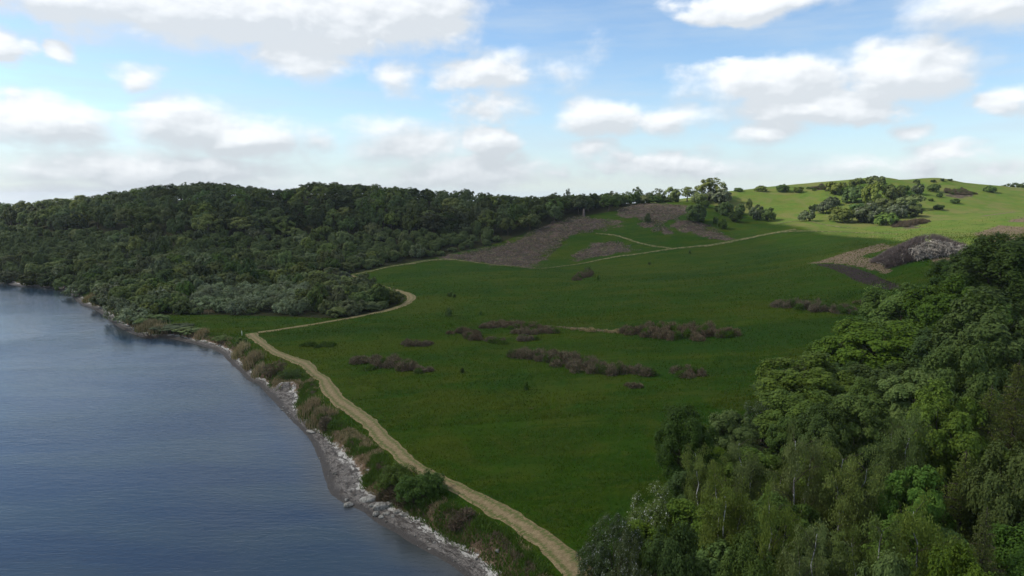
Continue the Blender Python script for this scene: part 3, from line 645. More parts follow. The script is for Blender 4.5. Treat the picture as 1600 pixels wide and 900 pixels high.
def tree_parts(seed, kind, h=10., R=4., far=False):
    """returns crown (V,F), wood (V,F)"""
    rng = np.random.default_rng(seed); woods = []; dk = []
    if kind == 'birch':
        nst = rng.integers(2, 5);  Ls = []; Ns = []; base = h * .22
        for s in range(nst):
            a = s / nst * 6.28 + rng.random(); top = np.array([math.cos(a) * R * .42, math.sin(a) * R * .42, h * (.80 + .2 * rng.random())]); b0 = np.array([math.cos(a) * .25, math.sin(a) * .25, -.4])
            woods.append(limb(rng, b0, top, .17 * h / 10, .03, 9, .05, 6))
            nb = 26 if not far else 12
            for i in range(nb):
                t = .28 + .72 * (i + rng.random()) / nb; p0 = b0 * (1 - t) + top * t; aa = rng.random() * 6.28; reach = R * (.34 + .38 * math.sin(math.pi * min(1, (1.08 - t) * 1.1))) * (.7 + .5 * rng.random())
                p1 = p0 + np.array([math.cos(aa) * reach, math.sin(aa) * reach, reach * .45]); woods.append(limb(rng, p0, p1, .03, .008, 4, .1, 4)); dk.append(len(woods) - 1)
                nsp = 9
                for j in range(nsp):
                    u = .35 + .65 * rng.random(); q = p0 * (1 - u) + p1 * u + rng.normal(size=3) * .22; ln = (.35 + .95 * rng.random()) * h / 10
                    n = int(36 if not far else 6); w = rng.random(n) ** .8
                    L = q + np.stack([rng.normal(size=n) * .24 + math.cos(aa) * .15 * w, rng.normal(size=n) * .24 + math.sin(aa) * .15 * w, .25 - w * ln], 1)
                    Ls.append(L); Ns.append(np.tile(np.array([math.cos(aa), math.sin(aa), .5]), (n, 1)) + rng.normal(size=(n, 3)) * .6)
        L = np.vstack(Ls); N = np.vstack(Ns)
        cv = leaf_quads(rng, L, N, .085 if not far else .24, .55, np.array([0, 0, 1.0]))
    elif kind == 'larch':
        top = np.array([0, 0, h]); woods.append(limb(rng, np.array([0, 0, -.4]), top, .22, .03, 10, .01, 7)); Ls = []; Ns = []
        nb = 90 if not far else 40
        for i in range(nb):
            t = .16 + .82 * (i / nb); aa = i * 2.4 + rng.random() * .5; reach = R * (1.02 - t) * 1.25 * (.75 + .5 * rng.random()); p0 = np.array([0, 0, h * t]); p1 = p0 + np.array([math.cos(aa) * reach, math.sin(aa) * reach, reach * (.05 + .15 * rng.random())])
            woods.append(limb(rng, p0, p1, .05, .012, 5, .06, 4)); n = int(60 * reach) + 20; n = n if not far else n // 5
            u = rng.random(n) ** .75; lat = rng.normal(size=n) * .22 * (1 + u); side = np.array([-math.sin(aa), math.cos(aa), 0])
            L = p0 + (p1 - p0) * u[:, None] + side * lat[:, None] + np.stack([np.zeros(n), np.zeros(n), -rng.random(n) * .45 + .08], 1)
            Ls.append(L); Ns.append(rng.normal(size=(n, 3)) * .7 + np.array([0, 0, .8]))
        L = np.vstack(Ls); N = np.vstack(Ns); cv = leaf_quads(rng, L, N, .10 if not far else .28, .4)
    elif kind == 'ball':    # round willow / shrub without visible trunk
        L, N, C, rc = crown(rng, h, R, h * .0, nc=16 if far else 26, nsub=6 if far else 9, nleaf=14 if far else 60, ls=.1, cr=.40, flat=.95, lump=.25)
        cv = leaf_quads(rng, L, N, .30 * R / 4 + .04 if far else .11, .5)
        for c in C[:8]: woods.append(limb(rng, np.array([0, 0, -.2]), c, .08, .03, 4, .1, 4))
    else:
        P = dict(oak=dict(nc=34, nsub=9, nleaf=78, cr=.33, flat=1.0, lump=.40, base=.24), maple=dict(nc=34, nsub=9, nleaf=72, cr=.29, flat=.72, lump=.30, base=.16),
                 dark=dict(nc=30, nsub=10, nleaf=76, cr=.34, flat=1.05, lump=.35, base=.18), haw=dict(nc=26, nsub=10, nleaf=64, cr=.34, flat=1.0, lump=.4, base=.06))[kind].copy()
        b = P.pop('base'); sz = dict(oak=.145, maple=.155, dark=.13, haw=.11)[kind]
        if far: P.update(nc=22, nsub=6, nleaf=22, nj=.20); sz = .33
        L, N, C, rc = crown(rng, h, R, h * b, **P)
        cv = leaf_quads(rng, L, N, sz, .62)
        fork = np.array([rng.normal() * .2, rng.normal() * .2, h * (b + .12)])
        woods.append(limb(rng, np.array([0, 0, -.5]), fork, .028 * h + .06, .020 * h + .03, 6, .03, 8))
        for c in C[rng.permutation(len(C))[:(14 if not far else 5)]]:
            woods.append(limb(rng, fork + rng.normal(size=3) * .05, c, .014 * h, .02, 6, .10, 5))
    dks = set(dk); V, F, M = join_parts([(a, b, 1 if i in dks else 0) for i, (a, b) in enumerate(woods)]); return cv, (V, F, M)

# protos: near ones keep crown and trunk apart, far ones are one mesh with two materials
PROTO_H, PROTO_R = 10., 4.
NEAR = {}
LEAFM = dict(oak=M_OAK, maple=M_MAPLE, dark=M_DARK, birch=M_BIRCH, larch=M_LARCH, haw=M_HAW, ball=M_WILLOW)
for kind, cnt in dict(oak=3, maple=3, dark=3, birch=3, larch=2, haw=3).items():
    NEAR[kind] = []
    for i in range(cnt):
        cv, wv = tree_parts(100 + i * 7 + len(kind), kind, PROTO_H, PROTO_R)
        NEAR[kind].append((mesh_np('crown', cv[0], cv[1], [LEAFM[kind]]), mesh_np('trunk', wv[0], wv[1], [M_BBARK if kind == 'birch' else M_BARK, M_BARK], wv[2], smooth=True)))
FAR = {}
def far_proto(key, kind, lm, h, R, seed, n=4):
    FAR[key] = []
    for i in range(n):
        cv, wv = tree_parts(seed + i * 13, kind, h, R, far=True); V, F, M = join_parts([(cv[0], cv[1], 0), (wv[0], wv[1], 1)])
        FAR[key].append(mesh_np(key, V, F, [lm, M_BARK], M))
far_proto('broadleaf', 'dark', M_WOODF, 10, 4.6, 300, 5); far_proto('broadleaf_tall', 'oak', M_WOODF, 12, 4.4, 340, 4); far_proto('pale_tree', 'oak', M_LIME, 11, 4.4, 360, 2)
far_proto('scrub', 'haw', M_SCRUB, 4.6, 3.4, 400, 5); far_proto('flowering', 'haw', M_BLOSSOM, 4.2, 3.3, 440, 3); far_proto('willow', 'ball', M_WILLOW, 4.6, 3.4, 480, 3)
far_proto('bush_dark', 'haw', M_DARK, 4.4, 3.2, 520, 3); far_proto('bush_mid', 'haw', M_MAPLE, 4.4, 3.2, 560, 3); far_proto('bush_light', 'haw', M_LIME, 4.4, 3.2, 540, 3)

def put_far(name, key, x, y, h, R, label, cat, group=None, rng=RNG, zoff=-.15):
    me = FAR[key][int(rng.integers(len(FAR[key])))]
    h0, R0 = dict(broadleaf=(10, 4.6), broadleaf_tall=(12, 4.4), pale_tree=(11, 4.4), scrub=(4.6, 3.4), flowering=(4.2, 3.3), willow=(4.6, 3.4), bush_dark=(4.4, 3.2), bush_light=(4.4, 3.2), bush_mid=(4.4, 3.2))[key]
    o = obj(name, me, loc=(x, y, float(H(x, y)) + zoff), label=label, cat=cat, group=group)
    o.rotation_euler = (0, 0, rng.random() * 6.28); s = R / R0; o.scale = (s, s * (0.9 + .2 * rng.random()), h / h0); return o
def put_near(name, kind, x, y, h, R, label, cat, group=None, rng=RNG, z=None):
    cm, tm = NEAR[kind][int(rng.integers(len(NEAR[kind])))]
    r = bpy.data.objects.new(name, None); COL.objects.link(r); r.location = (x, y, float(H(x, y)) - .1); r.rotation_euler = (0, 0, rng.random() * 6.28)
    r.scale = (R / PROTO_R, R / PROTO_R, h / PROTO_H); r['label'] = label; r['category'] = cat
    if group: r['group'] = group
    c = obj('crown', cm, parent=r); t = obj('trunk', tm, parent=r); return r

def poisson(poly, rad, rng, tries=40000, dens=None):
    """scatter points no closer than rad (a number or a function of x,y)"""
    poly = np.asarray(poly); x0, y0 = poly.min(0); x1, y1 = poly.max(0)
    X = x0 + (x1 - x0) * rng.random(tries); Y = y0 + (y1 - y0) * rng.random(tries); k = inside(poly, X, Y); X, Y = X[k], Y[k]
    Rr = rad(X, Y) if callable(rad) else np.full(len(X), rad); px = np.empty(0); py = np.empty(0); out = []
    for i in range(len(X)):
        if len(px) and ((px - X[i]) ** 2 + (py - Y[i]) ** 2).min() < Rr[i] ** 2: continue
        px = np.append(px, X[i]); py = np.append(py, Y[i])
    return np.stack([px, py], 1)

# ---- wooded hill on the left: tall trees along the top, scrub below
rg = np.random.default_rng(5)
def zone(x, y):
    """0 low scrub near shore and path .. 1 tall wood on the ridge"""
    z = H(x, y); return np.clip((z - 12) / 10, 0, 1)
pts = poisson(WOOD_L, lambda x, y: 4.3 + 3.6 * zone(x, y) + 2.5 * np.clip((y - 430) / 40, 0, 1), rg, 26000)
edge = dist_poly(WOOD_L, pts[:, 0], pts[:, 1], True)
sd_ = shore_dist(pts[:, 0], pts[:, 1])
vis = (pts[:, 1] < 500) & (np.abs(pts[:, 0]) < .80 * pts[:, 1]) & (sd_ > 2.5) & (edge > 1.2)
pts = pts[vis]; edge = edge[vis]; print('wood points', len(pts))
order = np.argsort(pts[:, 1] - 0.0); pts = pts[order]; edge = edge[order]
zt = zone(pts[:, 0], pts[:, 1]) + .25 * fbm(pts[:, 0], pts[:, 1], 40, 61, 2)
# skyline as in the photograph: the tops of the trees follow this line
SKYX = [-60, 0, 60, 80, 110, 150, 190, 230, 250, 290, 340, 380, 420, 450, 490, 540, 570, 620, 660, 700, 730, 760, 800, 850, 870, 900, 950, 1000, 1040]
SKYY = [318, 317, 313, 303, 301, 305, 297, 294, 286, 283, 286, 290, 296, 296, 285, 288, 288, 293, 296, 299, 294, 303, 306, 307, 309, 305, 306, 303, 314]
trees = []; shrubs = []
for i, (x, y) in enumerate(pts):
    z0 = float(H(x, y)); t = zt[i]
    if t > .55:
        h = 9.0 + 4.5 * rg.random(); R = 4.0 + 3.0 * rg.random() ** 1.5
        px, pyt = to_px(x, y, z0 + h); lim = float(np.interp(px, SKYX, SKYY)) + 2 * rg.random() - 1
        if pyt < lim:
            z_lim = CAM_Z + slope(lim) * y; h = z_lim - z0
            if h < 3.2: continue
            R = min(R, max(2.2, h * .6))
        trees.append((x, y, h, R))
    else:
        h = 3.0 + 2.6 * rg.random() + 3.0 * max(t, 0) + (2.5 if rg.random() < .12 else 0); R = 2.6 + 1.3 * rg.random() + 1.0 * max(t, 0)
        if edge[i] < 4: h *= .7; R *= .8
        if y < 215 + 0: h *= .8
        shrubs.append((x, y, h, R))
print('trees', len(trees), 'shrubs', len(shrubs))
def size_px(a): return a[3] / a[1]
def stuff_mass(name, lst, keys, label, cat, rng):
    """many distant plants as one object"""
    Vs, Fs, Ms, off = [], [], [], 0
    cache = {}
    for (x, y, h, R) in lst:
        key = keys[int(rng.integers(len(keys)))]; me = FAR[key][int(rng.integers(len(FAR[key])))]
        if me.name not in cache:
            v = np.empty(len(me.vertices) * 3, np.float32); me.vertices.foreach_get('co', v); f = np.empty(len(me.loops), np.int32); me.loops.foreach_get('vertex_index', f)
            mi = np.empty(len(me.polygons), np.int32); me.polygons.foreach_get('material_index', mi); cache[me.name] = (v.reshape(-1, 3), f.reshape(-1, 4), mi)
        v, f, mi = cache[me.name]; hh = v[:, 2].max(); rr = np.abs(v[:, :2]).max(); a = rng.random() * 6.28
        c, s = math.cos(a), math.sin(a); w = np.stack([(v[:, 0] * c - v[:, 1] * s) * R / rr * 1.15 + x, (v[:, 0] * s + v[:, 1] * c) * R / rr * 1.15 + y, v[:, 2] * h / hh + float(H(x, y)) - .15], 1)
        Vs.append(w); Fs.append(f + off); Ms.append(mi); off += len(w)
    me = mesh_np(name, np.concatenate(Vs), np.concatenate(Fs), FAR[keys[0]][0].materials[:], np.concatenate(Ms))
    obj(name, me, kind='stuff', label=label, cat=cat)
trees.sort(key=lambda a: -size_px(a)); shrubs.sort(key=lambda a: -size_px(a))
TREES_FAR_MAX, SHRUB_MAX = 215, 285
far_t, far_s = trees[TREES_FAR_MAX:], shrubs[SHRUB_MAX:]
def where_label(x, y, h):
    px, py = to_px(x, y, float(H(x, y)) + h); sky_ = float(np.interp(px, SKYX, SKYY)); return px, py, py - sky_
def sector(px):
    for lim, t in ((110, 'at the far left edge'), (260, 'above the far shore'), (400, 'above the willow thicket'), (560, 'above the bend of the mown path'), (720, 'above the upper path')):
        if px < lim: return t
    return 'next to the cleared mound'
def tone(rng): return 0
for (x, y, h, R) in trees[:TREES_FAR_MAX]:
    px, py, ds = where_label(x, y, h); g = 'trees of the wood on the left hill'; sec = sector(px); big = 'big' if R > 5.3 else ('small' if R < 4.6 or h < 7 else 'middle-sized')
    band = 'on the skyline' if ds < 7 else ('just under the skyline' if ds < 22 else ('halfway up the wooded hill' if ds < 45 else 'low on the wooded hill'))
    if ds < 7 and 62 < px < 130: put_far('broadleaf_tree', 'pale_tree', x, y, h, R, 'pale sunlit broadleaf tree on the skyline at the far left of the wood', 'tree', g, rg); continue  # paler leaf colour stands for sunlight on these far-left skyline crowns
    if rg.random() < .13: put_far('broadleaf_tree', 'pale_tree', x, y, h, R, 'lighter green round tree %s, %s' % (band, sec), 'tree', g, rg)
    else: put_far('broadleaf_tree', 'broadleaf_tall' if ds < 7 else 'broadleaf', x, y, h, R, '%s dark broadleaf tree %s, %s' % (big, band, sec), 'tree', g, rg)
def ssector(px):
    for lim, t in ((60, 'above the far left shore'), (125, 'above the end of the far shore'), (200, 'behind the shore bushes'), (300, 'behind the shore meadow'), (400, 'behind the willow thicket'), (500, 'right of the willow thicket'),
                   (570, 'inside the bend of the mown path'), (650, 'along the upper path'), (760, 'below the brown mound')):
        if px < lim: return t
    return 'beside the brown mound'
for (x, y, h, R) in shrubs[:SHRUB_MAX]:
    px, py, ds = where_label(x, y, h); u = rg.random(); g = 'scrub bushes between the water and the wooded hill'; size = 'tall' if h > 5.2 else ('low' if h < 3.4 else 'mid-height')
    zone_n = ('high in the scrub ' if py < 395 else ('amid the scrub ' if py < 435 else 'at the scrub foot ')) + ssector(px)
    if 296 < px < 478 and 436 < py < 492: put_far('willow_bush', 'willow', x, y, 3.6 + rg.random(), R, 'grey-green willow bush in the %s of the pale thicket' % (('front ' if y < np.interp(x, [-140, -60], [262, 268]) else 'back ') + ('left' if px < 340 else ('middle' if px < 380 else ('centre' if px < 420 else 'right'))) + ' part'), 'bush', 'grey-green willow thicket', rg)
    elif u < .07 and px > 60: put_far('hawthorn_bush', 'flowering', x, y, h, R, 'hawthorn flecked with blossom ' + zone_n, 'bush', g, rg)
    elif u < .20: put_far('scrub_bush', 'bush_light', x, y, h, R, 'brighter green bush ' + zone_n, 'bush', g, rg)
    elif u < .32: put_far('scrub_bush', 'bush_dark', x, y, h * 1.15, R, 'very dark bush ' + zone_n, 'bush', g, rg)
    else: put_far('scrub_bush', 'scrub', x, y, h, R, size + ' olive bush ' + zone_n, 'bush', g, rg)
if far_t: stuff_mass('distant_wood', far_t, ['broadleaf', 'broadleaf_tall'], 'farthest dark trees of the wood on the left hill, merging into one mass', 'wood', rg)
if far_s: stuff_mass('distant_scrub', far_s, ['scrub'], 'farthest green scrub on the slope, merging into one mass', 'scrub', rg)

# ------------------------------------------------------------------ wood on the right, crown by crown
rr = np.random.default_rng(23)
def at_px(px, D):
    u, y, _ = ray(px, 500); return u / y * D, D
def zpx(py, D): return CAM_Z + slope(py) * D
RW = [  # centre px, top px, crown width px, distance, kind, label
    (1078, 641, 92, 74, 'dark', 'dark round elm-like tree standing out into the meadow at the edge of the right wood'),
    (1150, 642, 74, 82, 'maple', 'mid green leafy tree just behind the dark round tree at the meadow edge'),
    (1240, 652, 66, 78, 'maple', 'bright fresh green sycamore between the dark oaks and the birches'),
    (1110, 700, 84, 65, 'birch', 'slender pale birch with hanging twigs in front of the dark round meadow-edge tree'),
    (1180, 690, 92, 67, 'birch', 'tall grey-green birch with drooping sprays right of the slender pale birch'),
    (1275, 566, 150, 96, 'oak', 'broad yellow-green oak crown where the right wood reaches out into the meadow'),
    (1225, 590, 80, 104, 'oak', 'smaller oak at the meadow side of the broad yellow-green oak'),
    (1372, 503, 150, 110, 'oak', 'large sunlit oak high in the middle of the right wood'),
    (1260, 614, 116, 87, 'oak', 'dark olive oak with rounded clumps below the broad yellow-green oak'),
    (1352, 612, 112, 76, 'maple', 'pale green sycamore with its foliage in terraces in the middle of the right wood'),
    (1445, 572, 124, 83, 'maple', 'bluish green sycamore above the terraced one'),
    (1418, 452, 120, 128, 'oak', 'dark green oak under the brush pile at the upper edge of the wood'),
    (1490, 446, 120, 118, 'oak', 'olive oak in front of the tall black-green tree'),
    (1500, 404, 90, 150, 'dark', 'dark tree on the meadow side of the tall black-green tree'),
    (1568, 372, 150, 138, 'dark', 'tall black-green tree at the top right corner of the wood'),
    (1632, 378, 110, 132, 'dark', 'black-green tree cut by the right edge of the photo'),
    (1556, 476, 170, 90, 'oak', 'big golden-green oak at the right edge of the photo'),
    (1520, 545, 110, 78, 'oak', 'golden-green oak leaning in front of the big one at the right edge'),
    (1600, 560, 120, 70, 'larch', 'feathery larch with a dark stem at the right edge'),
    (1560, 600, 130, 68, 'larch', 'wide feathery larch just left of the one at the right edge'),
    (1486, 620, 110, 69, 'oak', 'yellow-green leafy tree left of the larches'),
    (1425, 655, 100, 64, 'birch', 'brownish green birch right of the terraced sycamore'),
    (1300, 640, 90, 74, 'dark', 'deep green tree in the shade between oak and terraced sycamore'),
    (1150, 752, 130, 54, 'birch', 'birch with several white stems showing at the bottom of the photo'),
    (1262, 672, 118, 60, 'birch', 'tall grey birch with a white stem left of the terraced sycamore'),
    (1036, 762, 92, 61, 'haw', 'hawthorn dusted with white blossom beside the meadow below the dark round tree'),
    (978, 806, 84, 57, 'haw', 'dark hawthorn with a few white flowers near the end of the mown path'),
    (938, 838, 62, 58, 'haw', 'low hawthorn right beside the end of the mown path'),
    (1228, 770, 100, 49, 'birch', 'drooping birch low in the wood, right of the white-stemmed birch'),
    (1345, 718, 120, 57, 'birch', 'feathery birch directly below the terraced sycamore'),
    (1450, 725, 110, 56, 'maple', 'mid green leafy tree below the brownish birch'),
    (1530, 700, 130, 57, 'larch', 'olive larch low at the right, below the wide feathery one'),
    (1600, 700, 110, 54, 'oak', 'olive oak low at the right edge of the photo'),
    (1380, 800, 120, 47, 'birch', 'grey-green birch at the bottom, below the feathery birch'),
    (1290, 828, 110, 45, 'birch', 'shaded birch at the bottom of the photo in the middle of the wood'),
    (1480, 790, 120, 47, 'birch', 'yellowish birch at the bottom right'),
    (1572, 790, 120, 46, 'larch', 'larch at the bottom right corner of the photo'),
    (1066, 830, 100, 49, 'dark', 'dark leafy tree at the bottom, right of the hawthorns'),
    (1000, 858, 80, 48, 'haw', 'flowering hawthorn at the very bottom edge of the photo'),
    (1185, 852, 100, 44, 'dark', 'shaded dark tree at the bottom, below the white-stemmed birch'),
    (1420, 862, 110, 42, 'maple', 'fresh green sapling crown at the bottom edge, right of centre of the wood'),
    (1530, 868, 120, 40, 'oak', 'olive oak crown at the bottom edge near the right corner'),
    (1200, 628, 60, 92, 'haw', 'bushy hawthorn with white flecks in front of the oaks at the meadow'),
    (1385, 575, 90, 92, 'oak', 'olive oak between the large sunlit oak and the bluish sycamore'),
    (1310, 540, 80, 116, 'oak', 'shaded oak left behind the large sunlit oak'),
    (1462, 520, 100, 104, 'dark', 'dark tree in the hollow between the large sunlit oak and the big golden-green one'),
]
KN = dict(oak='oak_tree', maple='sycamore_tree', dark='elm_tree', birch='birch_tree', larch='larch_tree', haw='hawthorn_tree')
placed = []
for (cx, ty, wp, D, kind, lab) in RW:
    x, y = at_px(cx, D); z0 = float(H(x, y)); h = zpx(ty, D) - z0
    R = wp / 2 * D / FPX * (.98 if kind in ('oak', 'maple', 'dark') else .95)
    h = max(h, 3.0); placed.append((x, y, R))
    put_near(KN[kind], kind, x, y, h, R, lab, 'tree', 'trees of the wood on the right', rr)
pl = np.array(placed); nRW = len(pl)
def short(l):
    for cut in (' dusted', ' standing', ' where', ' just', ' between', ' in front', ' high', ' at ', ' below', ' above', ' under', ' on the', ' right of', ' left', ' cut', ' leaning', ' beside', ' near', ' low', ' directly', ' with', ' behind', ' in the', ' right', ' showing'): l = l.split(cut)[0]
    return 'the ' + l
RWS = [short(a[5]) for a in RW]
fill = poisson(WOOD_R, lambda x, y: 4.6 + .012 * y, rr, 14000); fill = fill[(fill[:, 0] < fill[:, 1] * 1.0 + 18) & (fill[:, 1] > 34)]
e2 = dist_poly(WOOD_R, fill[:, 0], fill[:, 1], True); nf = 0
for (x, y), e in zip(fill, e2):
    if x > y * .86 + 6 and rr.random() < .25: continue
    if (np.hypot(pl[:, 0] - x, pl[:, 1] - y) / pl[:, 2]).min() < .75: continue
    if e < 1.5: continue
    z0 = float(H(x, y)); px, _ = to_px(x, y, z0)
    lim = np.interp(px, [900, 940, 1030, 1060, 1180, 1200, 1240, 1300, 1390, 1400, 1470, 1530, 1600, 1800], [860, 850, 790, 730, 680, 640, 600, 560, 520, 480, 430, 395, 390, 390])
    h = min(7.0 + 3 * rr.random(), CAM_Z + slope(lim + 12) * y - z0)
    if h < 2.2: continue
    R = min(2.6 + 1.0 * rr.random(), h * .7 + .6)
    j = int(np.argmin(np.hypot(pl[:nRW, 0] - x, pl[:nRW, 1] - y))); a_ = RWS[j] if x < y * .8 else 'the trees at the %s right edge' % ('lower' if y < 75 else ('middle' if y < 115 else 'upper')); sd2 = 'behind' if y > pl[j, 1] + 1.5 else ('in front of' if y < pl[j, 1] - 1.5 else ('left of' if x < pl[j, 0] else 'right of'))
    if h < 4.2: kind, nm, lab, ct = 'haw', 'hawthorn_bush', 'low hawthorn bush %s %s' % (sd2, a_), 'bush'
    else:
        kind = ['dark', 'maple', 'birch', 'oak'][int(rr.integers(4))]; nm = KN[kind]; ct = 'tree'
        lab = dict(dark='shaded dark', maple='half hidden leafy sycamore', birch='half hidden birch', oak='half hidden oak')[kind] + (' tree ' if kind == 'dark' else ' ') + sd2 + ' ' + a_
    put_near(nm, kind, x, y, h, R, lab, ct, 'understorey of the wood on the right', rr); nf += 1
print('fill trees', nf)

# ------------------------------------------------------------------ scrub patches in the meadow (dead bramble and heather, each a thing)
def scrub_patch(name, pts, half, h, mat, label, cat, seed, group=None, n_per=520, straw=0.0, green=0.2, step=1.5):
    """heap of low dry bushes along a px line; half: half width in m"""
    rng = np.random.default_rng(seed); A = gps(pts)[:, :2] if len(pts) > 1 else np.vstack([gp(*pts[0])[:2] + [-.3, 0], gp(*pts[0])[:2] + [.3, 0]])
    L = np.r_[0, np.cumsum(np.hypot(*np.diff(A, axis=0).T))]; n = max(3, int(L[-1] / step * (half / .9) * 1.5) + 2)
    t = rng.random(n) * L[-1]; c = np.stack([np.interp(t, L, A[:, 0]), np.interp(t, L, A[:, 1])], 1); tap = np.sin(np.clip(t / max(L[-1], .1), .06, .94) * math.pi) ** .5
    c += rng.normal(size=(n, 2)) * (half * np.where(rng.random(n) < .25, .85, .5) * tap)[:, None]; o = A.mean(0); oz = float(H(*o)); Vs = []; Ns = []; S = []; mi = []
    parts = []
    for (x, y), tp in zip(c, tap):
        r = (.75 + .65 * rng.random()) * min(1.2, .5 + h * .5); hh = h * 1.2 * (.55 + .6 * rng.random()) * (.55 + .45 * tp); zb = float(H(x, y)) - oz
        m = int(n_per * (.6 + r * .4)); d = unit(rng.normal(size=(m, 3)) + [0, 0, .4]); d[:, 2] = np.abs(d[:, 2]); rad = .55 + .5 * rng.random((m, 1))
        P = d * rad * [r, r, hh] + [x - o[0], y - o[1], zb - .05]; N = np.cross(d, rng.normal(size=(m, 3)))
        gidx = 1 if rng.random() < green else 0
        T = unit(d * [1, 1, 1.2] + rng.normal(size=(m, 3)) * .5); B = unit(np.cross(T, rng.normal(size=(m, 3)))); s = (.10 + .16 * rng.random((m, 1))) * (1.0 + h * .2); w = .028 + .03 * rng.random((m, 1))
        V = np.stack([P - T * s - B * w, P - T * s + B * w, P + T * s + B * w * .3, P + T * s - B * w * .3], 1).reshape(-1, 3)
        parts.append((V, np.arange(m * 4).reshape(m, 4), gidx))
    V, F, M = join_parts(parts)
    return obj(name, mesh_np(name, V, F, [mat, M_GREEN], M), loc=(o[0], o[1], oz), label=label, cat=cat, group=group)
G = 'dry brown scrub patches in the meadow'
PATCHES = [([(556, 565), (590, 568), (625, 574), (670, 582)], 2.0, 1.5, 'long low band of brown scrub in the meadow nearest the bend of the shore path'),
      ([(634, 537), (668, 540)], 1.6, 1.2, 'small brown scrub clump above the long low band, left in the meadow'),
      ([(714, 518), (738, 524), (752, 534)], 2.0, 1.4, 'brown scrub hooking down at the left end of the middle scrub row'),
      ([(752, 512), (800, 509), (868, 517)], 2.2, 1.2, 'thin rusty brown scrub arching along the top of the middle row'),
      ([(795, 520), (830, 521), (870, 520)], 1.0, 1.3, 'narrow dark-based scrub band under the arching rusty one'),
      ([(764, 533), (788, 536)], 1.4, 1.3, 'small two-lobed scrub clump below the left end of the middle row'),
      ([(808, 532), (838, 531)], 1.1, 1.0, 'small brown scrub clump right of the two-lobed one'),
      ([(978, 520), (1020, 521), (1070, 524), (1110, 526), (1142, 524)], 4.2, 2.0, 'largest brown scrub thicket at the right end of the middle row'),
      ([(806, 556), (850, 560), (900, 570), (950, 583), (1002, 584)], 3.0, 1.7, 'long sloping thicket of reddish brown scrub in the centre of the meadow'),
      ([(1062, 581), (1095, 589)], 1.6, 1.4, 'lone dark brown scrub clump right of the long sloping thicket'),
      ([(982, 603), (1004, 605)], .9, .8, 'tiny brown scrub clump just below the long sloping thicket'),
      ([(1212, 478), (1250, 479), (1290, 484), (1334, 490)], 2.9, 1.8, 'greyish brown thicket in the meadow next to the right wood'),
      ([(1338, 474), (1392, 480)], 1.6, 1.1, 'dry russet scrub between the greyish thicket and the wood'),
      ([(900, 438), (915, 430), (924, 426)], 1.8, 1.7, 'small brown scrub with dark bushes high in the meadow below the footpath')]
for i, (pts, half, h, lab) in enumerate(PATCHES): scrub_patch('scrub_patch', pts, half, h, M_BROWN, lab, 'scrub patch', 700 + i, G)
scrub_patch('bramble_patch', [(474, 540), (500, 541), (522, 540)], 1.4, 1.0, M_GREEN, 'low dark green bramble patch in the meadow beside the top of the shore path', 'bramble', 740, None, green=1)
scrub_patch('dry_grass_patch', [(890, 515), (940, 518), (985, 521)], 1.0, .55, M_STRAW, 'pale straw coloured reed strip between two brown scrub patches', 'dry grass', 741, None, green=0)
scrub_patch('heather_patch', [(1404, 355), (1425, 350), (1444, 347)], 4.0, 2.0, M_BROWN, 'purplish brown heather at the foot of the bushes on the sunlit hill', 'heather', 742, None, green=0)
scrub_patch('heather_patch', [(1482, 302), (1500, 300), (1518, 303)], 5.0, 1.6, M_BROWN, 'reddish brown heather near the crest of the sunlit hill', 'heather', 743, None, green=.2)
scrub_patch('heather_patch', [(1272, 295), (1300, 293)], 5.0, 1.6, M_BROWN, 'brownish heather left of the bushes on the hill crest', 'heather', 744, None, green=.3)

